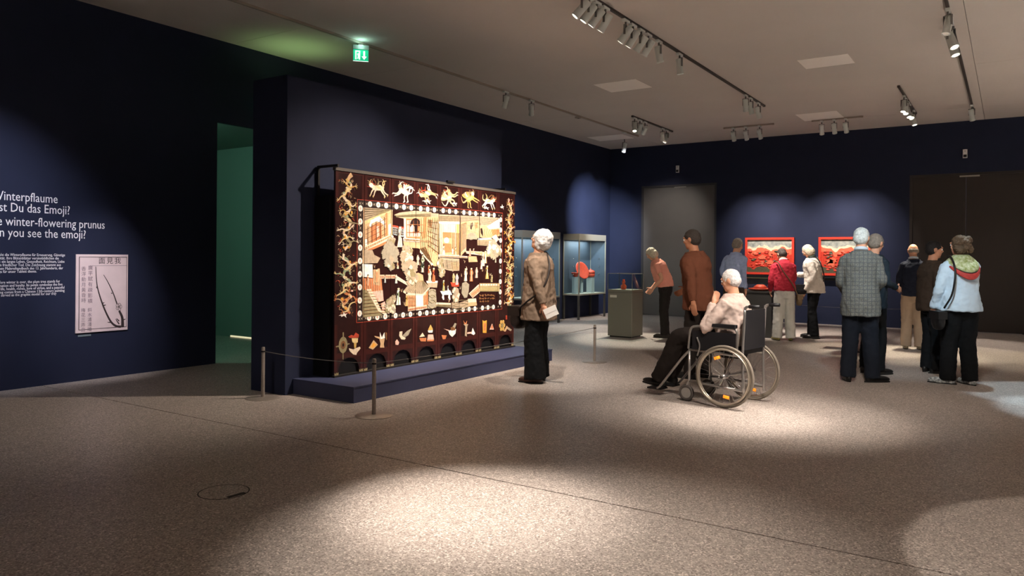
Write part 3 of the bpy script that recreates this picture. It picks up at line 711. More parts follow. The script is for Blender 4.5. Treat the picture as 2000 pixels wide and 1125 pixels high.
for k in range(26):
    yy, zz = rng.uniform(5.9, 8.3), rng.uniform(.82, 1.45); multi('pine_sprig', [(stroke((yy, zz), (yy+rng.uniform(-.03, .03), zz+rng.uniform(.015, .04)), .006, .002, rng.uniform(-.3, .3)), rng.choice(('beige', 'grey', 'tan'))) for _ in range(3)])['kind'] = 'stuff'
def figure(fr, x, y, h, robe, trim='cream'):
    """small robed figure: base at (x,y), height h in that zoom's pixels"""
    b = S(fr, x, y); tp = S(fr, x, y-h); hh = tp[1]-b[1]; Y, Z = b
    s = 1 if (int(x) % 2) else -1
    robe_p = [(Y-.17*hh, Z), (Y+.17*hh, Z), (Y+.12*hh, Z+.4*hh), (Y+.2*hh*s+.02*hh, Z+.55*hh), (Y+.11*hh, Z+.78*hh), (Y-.11*hh, Z+.78*hh), (Y-.16*hh, Z+.5*hh), (Y-.1*hh, Z+.38*hh)]
    sash = [(Y-.05*hh, Z+.02*hh), (Y+.03*hh, Z+.02*hh), (Y+.05*hh, Z+.7*hh), (Y-.03*hh, Z+.7*hh)]
    multi('figure', [(robe_p, robe), (sash, trim), (ellp(Y, Z+.87*hh, .085*hh, .09*hh, 10), 'skin'), ([(Y-.09*hh, Z+.9*hh), (Y+.09*hh, Z+.9*hh), (Y+.05*hh, Z+1.0*hh), (Y-.05*hh, Z+1.0*hh)], 'dark')])
for a in (('A', 788, 915, 250, 'cream', 'pink'), ('A', 760, 1120, 70, 'white', 'orange'), ('A', 985, 1110, 120, 'cream', 'grey'), ('A', 1040, 1125, 110, 'white', 'blue'), ('B', 258, 885, 110, 'white', 'pink'), ('B', 388, 890, 90, 'cream', 'amber'), ('B', 355, 880, 70, 'white', 'grey'),
          ('B', 547, 900, 90, 'pink', 'red'), ('B', 588, 880, 70, 'white', 'orange'), ('B', 690, 1010, 170, 'cream', 'pink'), ('B', 715, 980, 150, 'tan', 'white'), ('B', 505, 1090, 80, 'cream', 'grey'), ('B', 25, 1030, 150, 'green', 'white'), ('B', 95, 1090, 100, 'orange', 'red'),
          ('C', 425, 232, 125, 'tan', 'orange'), ('C', 350, 262, 100, 'orange', 'cream'), ('C', 618, 430, 165, 'white', 'green'), ('C', 612, 112, 75, 'cream', 'orange'), ('C', 598, 240, 85, 'white', 'green'), ('C', 500, 235, 70, 'blue', 'cream'), ('C', 560, 470, 90, 'yellow', 'green'), ('C', 690, 440, 120, 'tan', 'amber'),
          ('D', 85, 232, 125, 'cream', 'grey'), ('D', 122, 235, 140, 'orange', 'red'), ('D', 214, 320, 110, 'green', 'amber'), ('D', 254, 320, 55, 'white', 'blue'), ('D', 305, 245, 95, 'yellow', 'red'), ('D', 335, 262, 110, 'white', 'red'), ('D', 415, 230, 130, 'cream', 'white'),
          ('D', 467, 232, 135, 'orange', 'pink'), ('D', 515, 200, 105, 'pink', 'cream'), ('D', 612, 210, 135, 'gold', 'cream'), ('D', 655, 240, 75, 'olive', 'yellow'), ('D', 560, 120, 90, 'pink', 'white'), ('D', 20, 150, 120, 'grey', 'white'), ('D', 690, 60, 60, 'grey', 'cream')): figure(*a)

# ---- beasts of the top frieze, dragons of the side borders
def beast(i, cx, cz, w_, h_, seed, cols, white=True):
    r = random.Random(seed); P = []
    ra = {1: .25, 2: -.35, 3: .9, 4: 1.2, 5: .5, 6: -.2}.get(i, 0)
    def q(u, v): return (cx+(u*math.cos(ra)-v*math.sin(ra))*w_, cz+(u*math.sin(ra)+v*math.cos(ra))*h_)
    sg = r.choice((-1, 1))
    body = [q(sg*u, v) for u, v in ((-.28, -.02), (-.12, .16), (.06, .12), (.22, .2), (.32, .06), (.2, -.08), (.02, -.12), (-.16, -.14))]
    for k in range(8):                                   # mane / flames
        a = r.uniform(.1, PI-.1); P.append((stroke(q(sg*r.uniform(-.1, .3), r.uniform(.0, .2)), q(sg*(.1+.42*math.cos(a)), .1+.42*math.sin(a)), .016, .004, r.uniform(-.4, .4)), r.choice(('brown', 'red', 'brown', 'olive'))))
    for u0, v0, u1, v1 in ((-.2, -.05, -.38, -.4), (-.1, -.1, -.22, -.46), (.14, -.06, .3, -.34), (.22, 0, .44, -.28)):
        P.append((stroke(q(sg*u0, v0), q(sg*u1, v1), .022, .010, r.uniform(-.25, .25)), cols[0]))
        for k in (-1, 0, 1): P.append((stroke(q(sg*u1, v1), q(sg*(u1+.07), v1-.05+.05*k), .007, .002), cols[1]))
    P.append((stroke(q(-sg*.25, .0), q(-sg*.46, .32), .022, .006, .45), cols[1])); P.append((stroke(q(-sg*.22, .05), q(-sg*.32, .42), .016, .004, -.35), cols[1]))
    if i in (2, 4, 5):
        for k in range(5): P.append((stroke(q(sg*.02, .08), q(sg*(-.35+.12*k), .46-.03*abs(k-2)), .012, .022, .15), cols[k % 3]))
    P.append((body, cols[0])); P.append((ellp(*q(sg*.3, .2), .10*w_, .12*h_, 10), cols[2]))
    P.append((stroke(q(sg*.3, .28), q(sg*.2, .48), .010, .003, .3), cols[1])); P.append((stroke(q(sg*.36, .26), q(sg*.42, .46), .010, .003, -.3), cols[1]))
    P.append((ellp(*q(sg*-.02, .03), .16*w_, .07*h_, 10, .3*sg), cols[1]))
    multi('beast_inlay', P, i)['kind'] = 'stuff'
def cloudbird(i, cx, cz, w_, h_, col='white'):
    q = lambda u, v: (cx+u*w_, cz+v*h_)
    multi('crane_inlay', [([q(*p) for p in ((-.5, -.1), (-.2, .1), (-.05, .05), (.05, .5), (.2, .1), (.5, .2), (.3, -.1), (.4, -.5), (.1, -.15), (-.2, -.3), (-.25, -.1))], col)], i)
zf = 2.13
cw = {1: ('cream', 'yellow', 'white'), 2: ('cream', 'white', 'tan'), 3: ('tan', 'white', 'yellow'), 4: ('yellow', 'cream', 'tan'), 5: ('gold', 'tan', 'cream'), 6: ('white', 'yellow', 'cream')}
for i in range(1, 7):
    beast(i, (EDG[i]+EDG[i+1])/2, zf+(.01 if i % 2 else 0), .33, .21, 30+i, cw[i])
cloudbird(3, EDG[3]+.19, 2.055, .17, .06); cloudbird(4, EDG[4]+.29, 2.06, .14, .06); cloudbird(6, EDG[6]+.14, 2.045, .15, .045); cloudbird(7, EDG[7]+.10, 2.08, .10, .07); cloudbird(0, EDG[0]+.12, .79, .12, .07)
def dragon(i, yc, z0, z1, wid, seed, cols):
    r = random.Random(seed); P = []; n = 9
    spine = [(yc+wid*.24*math.sin(k*1.25+seed), z0+(z1-z0)*k/n) for k in range(n+1)]
    for k in range(int((z1-z0)*150)):                     # scrolling foliage
        z = r.uniform(z0, z1); y = yc+r.uniform(-.5, .5)*wid; a = r.uniform(0, 2*PI); l = r.uniform(.02, .05)
        P.append((stroke((y, z), (y+l*math.cos(a), z+l*math.sin(a)), .006, .002, r.uniform(-.7, .7)), r.choice(('olive', 'brown', 'olive', 'red', 'tan'))))
    for k in range(n): P.append((stroke(spine[k], spine[k+1], .034 if k % 2 else .022, .022 if k % 2 else .034, .12*(-1)**k), cols[k % len(cols)]))
    for k in range(1, n, 2):
        for sg in (-1, 1):
            e = (spine[k][0]+sg*wid*r.uniform(.25, .45), spine[k][1]+r.uniform(-.05, .08)); P.append((stroke(spine[k], e, .018, .008, r.uniform(-.3, .3)), cols[(k+1) % len(cols)]))
            for j in range(4): a = r.uniform(-1.2, 1.2)+(0 if sg > 0 else PI); P.append((stroke(e, (e[0]+.035*math.cos(a), e[1]+.035*math.sin(a)), .007, .002), cols[0]))
    for k in range(7):
        y, z = yc+r.uniform(-.35, .35)*wid, r.uniform(z0, z1); P.append((ellp(y, z, r.uniform(.01, .02), r.uniform(.01, .018), 7), r.choice(('yellow', 'cream', 'amber', 'pink', 'green'))))
    multi('dragon_inlay', P, i)['kind'] = 'stuff'
yl, yr = EDG[0]+.165, EDG[7]+.315-.02
for k, (z0, z1) in enumerate(((1.80, 2.2), (1.46, 1.83), (1.08, 1.42), (.80, 1.10))):
    dragon(0, yl, z0, z1, .23, 11+k, [('yellow', 'cream', 'gold'), ('cream', 'yellow', 'olive'), ('yellow', 'green', 'cream'), ('orange', 'tan', 'yellow')][k])
for k, (z0, z1) in enumerate(((1.75, 2.2), (1.38, 1.76), (1.02, 1.4), (.74, 1.05))):
    dragon(7, yr, z0, z1, .17, 51+k, [('tan', 'gold', 'pink'), ('amber', 'cream', 'tan'), ('yellow', 'gold', 'olive'), ('tan', 'amber', 'cream')][k])
multi('flame_inlay', [(stroke(S('K', 340, 290), S('K', 440, 100), .02, .05, .1), 'tan'), (stroke(S('K', 340, 330), S('K', 400, 430), .03, .02), 'cream')], 0)

# ---- scholars' objects of the lower frieze (traced)
def obj14(name, fr, *pp): multi(name, [([S(fr, *p) for p in pts], c) for pts, c in pp])
c1 = S('E', 258, 465)
multi('mirror_inlay', [(ellp(c1[0], c1[1], .062, .085, 14), 'olive'), (stroke((c1[0]-.10, c1[1]-.01), (c1[0]+.09, c1[1]+.005), .014, .01), 'olive'), (stroke((c1[0], c1[1]+.13), (c1[0], c1[1]-.15), .016, .012), 'olive'), (ellp(c1[0], c1[1], .036, .045, 10), 'brown'), (ellp(c1[0], c1[1], .014, .02, 8), 'dark')], 0)
obj14('flower_vase_inlay', 'E', ([(345, 325), (400, 295), (440, 310), (470, 255), (525, 290), (520, 340), (460, 345), (370, 345)], 'red'), ([(400, 350), (510, 350), (505, 420), (460, 440), (415, 420)], 'yellow'), ([(440, 430), (485, 430), (475, 520), (445, 520)], 'gold'), ([(355, 520), (430, 540), (460, 525), (540, 495), (555, 520), (490, 600), (480, 635), (430, 625), (370, 570)], 'cream'))
obj14('scroll_pot_inlay', 'E', ([(775, 385), (845, 460), (760, 545), (692, 515)], 'tan'), ([(770, 420), (820, 460), (765, 515), (720, 500)], 'amber'))
obj14('coral_vase_inlay', 'E', ([(870, 360), (960, 360), (945, 450), (955, 510), (880, 510), (890, 450)], 'tan'), ([(880, 250), (915, 340), (955, 255), (965, 350), (880, 370)], 'white'), ([(780, 310), (880, 330), (890, 370), (800, 335)], 'tan'), ([(970, 250), (1000, 260), (998, 380), (985, 380)], 'brown'))
obj14('gourd_inlay', 'E', ([(1170, 370), (1205, 420), (1190, 465), (1145, 462), (1140, 410)], 'pink'))
obj14('fruit_bowl_inlay', 'E', ([(1215, 240), (1260, 235), (1255, 310), (1315, 345), (1300, 375), (1240, 370), (1205, 310)], 'cream'), ([(1260, 310), (1340, 230), (1410, 190), (1360, 300), (1310, 330)], 'grey'))
obj14('chest_inlay', 'E', ([(1545, 350), (1665, 345), (1655, 405), (1570, 405)], 'orange'), ([(1550, 330), (1600, 260), (1640, 320)], 'cream'))
obj14('incense_burner_inlay', 'G', ([(155, 400), (195, 320), (235, 400), (230, 420), (150, 420)], 'gold'), ([(140, 425), (235, 420), (225, 465), (155, 465)], 'white'), ([(150, 500), (240, 500), (255, 590), (205, 620), (130, 610)], 'pink'), ([(130, 600), (255, 590), (250, 620), (130, 625)], 'orange'))
obj14('cup_inlay', 'G', ([(392, 510), (490, 515), (465, 585), (420, 588)], 'orange'))
obj14('peony_bowl_inlay', 'G', ([(520, 430), (660, 400), (650, 480), (590, 545), (540, 500)], 'white'), ([(560, 370), (640, 350), (645, 420), (570, 430)], 'brown'), ([(435, 395), (530, 415), (520, 435)], 'pink'), ([(600, 360), (640, 290), (670, 300), (640, 380)], 'grey'))
obj14('candlestick_inlay', 'G', ([(795, 310), (885, 310), (865, 350), (855, 480), (860, 540), (820, 520), (832, 350)], 'beige'), ([(795, 240), (830, 300), (860, 250), (850, 310), (810, 310)], 'orange'), ([(860, 460), (950, 450), (950, 485), (865, 490)], 'pink'), ([(965, 380), (1010, 480), (985, 510), (940, 490)], 'white'))
obj14('gift_tower_inlay', 'G', ([(1145, 235), (1170, 255), (1200, 250), (1222, 240), (1215, 470), (1150, 470)], 'amber'), ([(1165, 290), (1205, 290), (1200, 430), (1165, 430)], 'orange'))
obj14('pagoda_inlay', 'G', ([(1320, 300), (1355, 410), (1280, 410)], 'pink'), ([(1312, 330), (1330, 330), (1340, 390), (1295, 390)], 'orange'))
c1 = S('G', 1505, 335)
multi('coin_cluster_inlay', [(ellp(c1[0]+.05*math.cos(a*PI/3), c1[1]+.055*math.sin(a*PI/3), .026, .028, 8), 'gold') for a in range(6)]+[(ellp(c1[0], c1[1], .024, .026, 8), 'olive')], 7)
obj14('brush_inlay', 'G', ([(1570, 150), (1592, 150), (1595, 225), (1572, 225)], 'red'), ([(1590, 340), (1615, 370), (1560, 450), (1535, 440)], 'tan'), ([(1610, 360), (1680, 410), (1660, 440), (1600, 400)], 'beige'))
# top rail, support frame and dark backing behind the screen
MB().box(-.03, .012, -(Y1-Y0)/2-.008, (Y1-Y0)/2+.008, ZT+.002, ZT+.034).build('top_rail', mat('rail_grey', '#57514b', .5), screen)
MB().box(-.03, -.024, -(Y1-Y0)/2, (Y1-Y0)/2, .16, ZB+.16).build('back_batten', BLACK, screen)
MB().box(-.035, .02, -(Y1-Y0)/2-.01, (Y1-Y0)/2+.01, ZPL, ZPL+.018).build('floor_rail', mat('rail_dark', '#1d1a18', .6), screen)
t = thing('screen_support', 'black support box and bracket holding the lacquer screen against the partition', 'support', (-5.92, 6.9, ZPL))
MB().box(-.11, .115, -1.525, 1.60, 0, 1.86).build('support_box', BLACK, t)
for y in (-1.49, 1.55):
    MB().box(-.105, -.085, y-.012, y+.012, 1.86, 2.155).build('bracket_post', DGREY, t)
    MB().box(-.105, .20, y-.012, y+.012, 2.155, 2.18).build('bracket_arm', DGREY, t)
MB().box(.17, .20, .30, .44, 2.155, 2.175).build('clamp', DGREY, t)

# ================================================================ LETTERED WALL
TXT = mat('white_lettering', '#f2f2f4', .7)
def lettering(name, body, px, py, size, parent, right=True, m=TXT, sp=1.0, plane=XW, ext=.0008, wx=.80):
    c = bpy.data.curves.new(name, 'FONT'); c.body = body; c.size = size; c.extrude = ext; c.align_x = 'RIGHT' if right else 'LEFT'; c.space_character = sp; c.resolution_u = 2
    o = bpy.data.objects.new(name, c); COL.objects.link(o); p = pix(px, py, 0, plane)
    bpy.context.view_layer.update(); dg = bpy.context.evaluated_depsgraph_get(); me = bpy.data.meshes.new_from_object(o.evaluated_get(dg)); bpy.data.objects.remove(o)
    me.transform(Matrix(((0, 0, 1, 0), (wx, 0, 0, 0), (0, 1, 0, 0), (0, 0, 0, 1))))
    me.materials.clear(); r = link(name, me, m, parent); r['kind'] = 'stuff'; r.location = Vector((plane+.001, p.y, p.z))-parent.location
    return r
t = thing('wall_title', 'large white title lettering on the navy wall', 'wall text', (XW, 3.5, 1.7))
for s, px, py in (('Winterpflaume', 113, 397), ('Siehst Du das Emoji?', 137, 419), ('The winter-flowering prunus', 205, 447), ('Can you see the emoji?', 168, 466)):
    lettering('text_line', s, px, py, .133, t, wx=.775)
t = thing('wall_paragraph', 'small white text paragraph above, beside the plum branch poster', 'wall text', (XW, 3.7, 1.3))
L1 = ['Seit jeher steht die Winterpflaume für Erneuerung, Günstige', 'Kraft und Loyalität. Ihre Blütenblätter versinnbildlichen die', 'fünf Glücksgüter: ein langes Leben, Gesundheit, Reichtum, Liebe', 'zur Tugend und ein friedlicher Tod. Die Zeichnung stammt aus', 'einem chinesischen Malereihandbuch des 13. Jahrhunderts, der', 'als Vorlage für unser Tablett diente.']
for k, (s, px) in enumerate(zip(L1, (127, 115, 126, 119, 123, 72))): lettering('text_line', s, px, 500.5+k*6.35-(.0 if k < 5 else 0), .0405, t)
t = thing('wall_paragraph', 'small white text paragraph below, beside the plum branch poster', 'wall text', (XW, 3.7, .9))
L2 = ['Opening its blossoms before winter is over, the plum tree stands for', 'perseverance, determination and loyalty. Its petals symbolise the five', 'blessings, a long life, health, riches, love of virtue, and a peaceful', 'death. The drawing comes from a Chinese 13th-century painting', 'handbook and also served as the graphic model for our tray']
for k, (s, px) in enumerate(zip(L2, (117, 122, 126, 126, 110))): lettering('text_line', s, px, 551.5+k*6.0, .0405, t)
# poster with the plum branch
pt = thing('poster', 'pale print of a plum branch with Chinese characters on the navy wall', 'poster', (XW+.002, 4.51, .96))
PY0, PY1, PZ0, PZ1 = -.29, .29, -.433, .433
PAPER = mat('poster_paper', '#e6d3d3', .8, var=.04, scale=8); INK = mat('poster_ink', '#3c3030', .8); INK2 = mat('poster_ink_pale', '#8f7c86', .8)
MB().box(0, .012, PY0, PY1, PZ0, PZ1).build('sheet', PAPER, pt)
m = MB()
def pb(y0, y1, z0, z1): m.box(.012, .0128, y0, y1, z0, z1)
pb(PY0+.03, PY1-.012, PZ1-.032, PZ1-.026); pb(PY0+.035, PY1-.012, PZ0+.032, PZ0+.038); pb(PY0+.03, PY0+.037, PZ0+.032, PZ1-.026); pb(PY1-.018, PY1-.013, PZ0+.032, PZ1-.026)
m.build('printed_border', INK, pt)
MB().box(.012, .0126, PY0+.17, PY1-.018, PZ1-.128, PZ1-.124).build('printed_line', INK2, pt)
def pp(x, y):      # zoom coordinates of the poster -> wall
    q = pix(130+x/5.92, 480+y/5.92, 0, XW); return (.0128, q.y-4.51, q.z-.96)
def branch(pts, r0, r1):
    c = catmull([pp(*q) for q in pts], 5); MB().tube(c, lerp_list([r0, r1], len(c)), 6, flat=(.05, 1, 1)).build('branch', INK, pt)
branch([(620, 935), (560, 925), (500, 870), (430, 730), (370, 560), (340, 420), (330, 240)], .016, .004)
branch([(640, 940), (635, 830), (600, 750)], .018, .011); branch([(575, 670), (530, 545), (470, 420), (420, 335)], .007, .003)
for q in ([(600, 905), (575, 870), (560, 845)], [(515, 885), (480, 885), (465, 882)], [(640, 860), (665, 850), (675, 848)], [(600, 870), (580, 850), (570, 840)], [(420, 690), (440, 685), (445, 680)], [(405, 665), (420, 660), (430, 655)], [(350, 490), (340, 482), (338, 470)], [(520, 550), (512, 548), (506, 545)]): branch(q, .008, .003)
m = MB()
for k in range(5):
    a = 2*PI*k/5; c = Vector(pp(597, 705)); m.tube([c+Vector((0, .019*math.cos(a)+.017*math.cos(b), .023*math.sin(a)+.02*math.sin(b))) for b in [2*PI*j/12 for j in range(12)]], .0016, 4, closed=True)
m.build('blossom', INK, pt)['kind'] = 'stuff'
def glyphs(name, s, y, z, size, mt, vert=False):
    for k, ch in enumerate(s):
        c = bpy.data.curves.new(name, 'FONT'); c.body = ch; c.size = size; c.extrude = .0004
        o = bpy.data.objects.new(name, c); COL.objects.link(o); bpy.context.view_layer.update()
        me = bpy.data.meshes.new_from_object(o.evaluated_get(bpy.context.evaluated_depsgraph_get())); bpy.data.objects.remove(o)
        me.transform(Matrix(((0, 0, 1, 0), (1, 0, 0, 0), (0, 1, 0, 0), (0, 0, 0, 1)))); me.materials.clear()
        r = link(name, me, mt, pt); r.location = (.0128, y+(0 if vert else k*size*1.15), z-(k*size*1.12 if vert else 0))
glyphs('character', '面見我', -.05, .335, .078, INK)
glyphs('small_character', '廣平賦有疎影橫', -.165, .265, .055, INK2, True)
glyphs('small_character', '香浮動月黃昏時', -.235, .255, .052, INK2, True); glyphs('small_character', '斜水清淺暗', -.165, -.20, .048, INK2, True); glyphs('small_character', '梅花三弄曲', -.235, -.20, .048, INK2, True)
MB().box(0, .003, -.26, -.12, -.475, -.453).build('caption_label', mat('caption_grey', '#6f7f86', .7), pt)

# ================================================================ STANCHIONS AND CORDS
def stanchion(label, x, y, h=.50):
    t = thing('stanchion', label, 'barrier post', (x, y, 0), 0, 'low barrier posts')
    MB().lathe([(.165, 0), (.165, .004), (.15, .010), (.03, .014)], n=36).build('base', STEEL, t, 'angle')
    MB().lathe([(.018, .012), (.018, h-.01), (.014, h)], n=18).build('post', STEEL, t, 'angle')
    MB().lathe([(.021, h-.05), (.021, h-.035)], n=18).build('collar', DGREY, t, 'angle')
    return (x, y, h-.042)
def cord(label, a, b, sag=.02):
    a, b = Vector(a), Vector(b); dd = (b-a).normalized()*.024; a += dd; b -= dd
    pts = [a.lerp(b, k/14)-Vector((0, 0, sag*4*(k/14)*(1-k/14))) for k in range(15)]
    tag(MB().tube(pts, .0035, 6).build('barrier_cord', mat('cord_grey', '#7c7874', .6), None, True), label, 'cord')
s1 = stanchion('steel barrier post at the near end of the partition', -6.1, 4.80); s2 = stanchion('steel barrier post in front of the lacquer screen', -4.645, 4.832); s3 = stanchion('steel barrier post behind the white haired visitor', -4.656, 9.05)
cord('thin cord between the two posts nearest the camera', s1, s2); cord('thin cord along the front of the lacquer screen', s2, s3)
s5 = (-6.02, 9.35, .46)
s6 = stanchion('steel barrier post beside the person in khaki trousers', -1.74, 16.28); s7 = stanchion('steel barrier post below the gap between the red panels', -3.75, 16.3); s8 = stanchion('steel barrier post near the grey door', -5.6, 16.3)
cord('thin cord in front of the right red panel', s6, s7); cord('thin cord in front of the left red panel', s7, s8)

# ================================================================ RED PANELS ON THE FAR WALL
CR = mat('cinnabar', '#c23a28', .4, var=.25, scale=30, bump=.6, bscale=70); CRF = mat('cinnabar_frame', '#cf3f2e', .35, var=.15, scale=40, bump=.3, bscale=120)
SKYG = mat('panel_sky', '#7f8b86', .5, var=.25, scale=12, var2='#b5b4a6'); CREAM = mat('panel_mist', '#e6cfae', .5, var=.15, scale=25); DGREEN = mat('panel_green', '#4d4a36', .5, var=.3, scale=30); CR2 = mat('cinnabar_light', '#dd6a4c', .45, var=.2, scale=40)
def redpanel(label, x0, x1, z0, z1, seed):
    t = thing('carved_picture', label, 'lacquer panel', ((x0+x1)/2, YF, (z0+z1)/2)); a = (x1-x0)/2; b = (z1-z0)/2; f = .05
    MB().box(-a+.01, a-.01, -.02, 0, -b+.01, b-.01).build('ground', SKYG, t)
    for q in ((-a, a, b-f, b), (-a, a, -b, -b+f), (-a, -a+f, -b+f, b-f), (a-f, a, -b+f, b-f)):
        MB().box(q[0], q[1], -.05, 0, q[2], q[3]).build('frame_bar', CRF, t)
    r = random.Random(seed)
    def ridge(zb, amp, zl, mt, nm, d, wob):
        n = 26; top = [(-a+f+(2*a-2*f)*k/n, zb+amp*(math.sin(k*.55+seed)+.6*math.sin(k*1.3+seed*2))*.5+r.uniform(-wob, wob)) for k in range(n+1)]
        MB().prism_y([(-a+f, zl)]+[(a-f, zl)]+top[::-1], -.02-d, -.02).build(nm, mt, t)
    ridge(b*.52, .05, -b+f, CREAM, 'mist', .003, .02); ridge(b*.38, .07, -b+f, CR2, 'far_hills', .007, .02); ridge(b*.12, .09, -b+f, CR, 'near_hills', .012, .02); ridge(-b*.62, .06, -b+f, DGREEN, 'shore', .016, .01)
    for k in range(80):
        x, z = r.uniform(-a+f+.06, a-f-.06), r.uniform(-b+f+.05, b*.3); w_ = r.uniform(.014, .05)
        MB().ell((x, -.034, z), (w_, .012, w_*r.uniform(.35, .7)), n=8, m=6).build('carved_tree' if k % 3 else 'carved_rock', (CR, CR2, CR, DGREEN, CRF)[k % 5], t, True)
    for k in range(3):
        x, z = r.uniform(-a*.6, a*.6), r.uniform(-b*.5, 0)
        MB().prism_y([(x-.07, z), (x+.07, z), (x+.06, z+.05), (x+.09, z+.055), (x, z+.10), (x-.09, z+.055), (x-.06, z+.05)], -.048, -.03).build('pavilion', CR2, t)
    return t
redpanel('left of the two carved red lacquer panels, above the red cardigan', -5.08, -4.0, 1.055, 1.89, 3)
redpanel('right of the two carved red lacquer panels, behind the person in the blazer', -3.49, -2.33, 1.06, 1.89, 7)
for x0, x1, lab in ((-5.05, -4.03, 'ledge in painted shadow under the left red panel'), (-3.46, -2.36, 'ledge in painted shadow under the right red panel')):
    t = thing('wall_ledge', lab, 'ledge', ((x0+x1)/2, YF, 1.02)); a = (x1-x0)/2
    MB().box(-a, a, -.09, 0, -.02, .02).build('shelf', BLACK, t); MB().box(-a*.9, a*.9, -.02, 0, -.07, -.02).build('cleat', BLACK, t)  # black puts the sill shadow below the panel into the ledge's colour

# ================================================================ GLASS SHOWCASES ALONG THE LEFT WALL
CASEM = mat('case_grey_metal', '#8d8a7c', .5, metal=.2); CASED = mat('case_dark_metal', '#45443f', .5, metal=.3)
RED = mat('carved_red', '#b8432f', .4, var=.25, scale=60, bump=.4, bscale=150)
def showcase(label, x0, x1, y0, y1, seed):
    t = thing('showcase', label, 'showcase', ((x0+x1)/2, (y0+y1)/2, 0)); a = (x1-x0)/2; b = (y1-y0)/2; zt = 1.94; zg0, zg1 = .575, 1.80
    MB().box(-a, a, -b, b, zg1, zt).build('canopy', CASEM, t)
    MB().box(-a, a, -b, b, .545, zg0).build('deck', CASEM, t)
    MB().box(-a+.02, a-.02, -b+.02, b-.02, zg0, zg0+.006).build('deck_lining', mat('case_lining', '#b9bdb2', .7), t)
    for sx in (-1, 1):
        for sy in (-1, 1):
            MB().box(sx*a-(.022 if sx > 0 else 0), sx*a+(.022 if sx < 0 else 0), sy*b-(.022 if sy > 0 else 0), sy*b+(.022 if sy < 0 else 0), zg0, zg1).build('corner_post', CASEM, t)
            MB().box(sx*a-(.04 if sx > 0 else 0), sx*a+(.04 if sx < 0 else 0), sy*b-(.04 if sy > 0 else 0), sy*b+(.04 if sy < 0 else 0), 0, .545).build('leg', CASED, t)
    MB().box(a-.012, a-.006, -b+.022, b-.022, zg0, zg1).build('glass_pane', GLASS, t)
    MB().box(-a+.022, a-.022, -b+.006, -b+.012, zg0, zg1).build('glass_pane', GLASS, t); MB().box(-a+.022, a-.022, b-.012, b-.006, zg0, zg1).build('end_panel', mat('case_back', '#3e4b58', .6), t)
    MB().box(-a, -a+.012, -b+.022, b-.022, zg0, zg1).build('back_panel', mat('case_back', '#3e4b58', .6), t)
    for k in range(3):
        for sy in (-1, 1): MB().cyl((0, 0), .009, -.012, .012, 10).build('shelf_bracket', ALU, t).matrix_local = Matrix.Translation((a*.2, sy*(b-.03), 1.02+k*.18)) @ Matrix.Rotation(PI/2, 4, 'X')
    l = bpy.data.lights.new('case_light', 'AREA'); l.energy = 3.5; l.size = .3; l.size_y = .9; l.shape = 'RECTANGLE'; l.color = (.9, .97, 1)
    lo = bpy.data.objects.new('case_light', l); COL.objects.link(lo); lo.parent = t; lo.location = (0, 0, zg1-.01)
    return t
showcase('glass showcase with the red dish, nearest the far corner', -8.5, -8.08, 14.92, 16.25, 1)
showcase('glass showcase standing behind the white haired visitor', -8.5, -8.08, 12.55, 14.06, 2)
V_ = Vector
def on_deck(px, base_z, x): p = pix(px, 560, 0, x); return (x, p.y, base_z)
t = thing('carved_dish', 'round red lacquer dish leaning on its stand in the showcase', 'dish', (-8.3, 15.45, .581))
MB().cyl((0, 0), .035, 0, .34, 16).build('stand', mat('perspex', '#9fb0b4', .2), t)
m_ = Matrix.Translation((0, 0, .52)) @ V_((.90, -.22, .38)).to_track_quat('Z', 'Y').to_matrix().to_4x4()
MB().lathe([(.08, -.012), (.19, .0), (.215, .022), (.20, .026), (.16, .008)], n=32).build('dish', RED, t, True).matrix_local = m_
t = thing('lidded_box', 'red lacquer lidded box on a clear block in the showcase', 'box', (-8.28, 15.85, .581))
MB().box(-.07, .07, -.07, .07, 0, .36).build('block', mat('perspex', '#9fb0b4', .2), t); MB().lathe([(.06, .36), (.1, .38), (.105, .44), (.1, .445)], n=24).build('box_body', RED, t, True); MB().lathe([(.105, .447), (.1, .5), (.06, .53), (.02, .535), (.02, .56)], n=24).build('lid', RED, t, True)
t = thing('red_bowl', 'small red bowl on a clear block left of the dish', 'bowl', (-8.28, 15.12, .581))
MB().box(-.06, .06, -.06, .06, 0, .38).build('block', mat('perspex', '#9fb0b4', .2), t); MB().lathe([(.04, .38), (.05, .40), (.10, .46), (.105, .48), (.095, .478), (.04, .42)], n=24).build('bowl', RED, t, True)

# ================================================================ PEDESTAL WITH VASE
PED = mat('pedestal_grey', '#7d7a6e', .55)
px_, py_ = -5.75, 12.36
t = thing('pedestal', 'grey pedestal with a glass hood holding a small orange vase', 'pedestal', (px_, py_, 0)); a = .235
MB().box(-a, a, -a, a, .02, .79, bev=.01).build('pedestal_body', PED, t); MB().box(-a+.03, a-.03, -a+.03, a-.03, 0, .02).build('recessed_base', BLACK, t)
MB().box(-a, a, -a, a, .795, .84).build('top_tray', PED, t); MB().box(-a+.01, a-.01, -a+.01, a-.01, .79, .795).build('shadow_gap', BLACK, t)
hz0, hz1 = .84, 1.12
for q in ((-a, a, -a, -a+.006), (-a, a, a-.006, a), (-a, -a+.006, -a+.006, a-.006), (a-.006, a, -a+.006, a-.006)): MB().box(q[0], q[1], q[2], q[3], hz0, hz1-.006).build('glass_pane', GLASS, t)
MB().box(-a, a, -a, a, hz1-.006, hz1).build('glass_pane', GLASS, t)
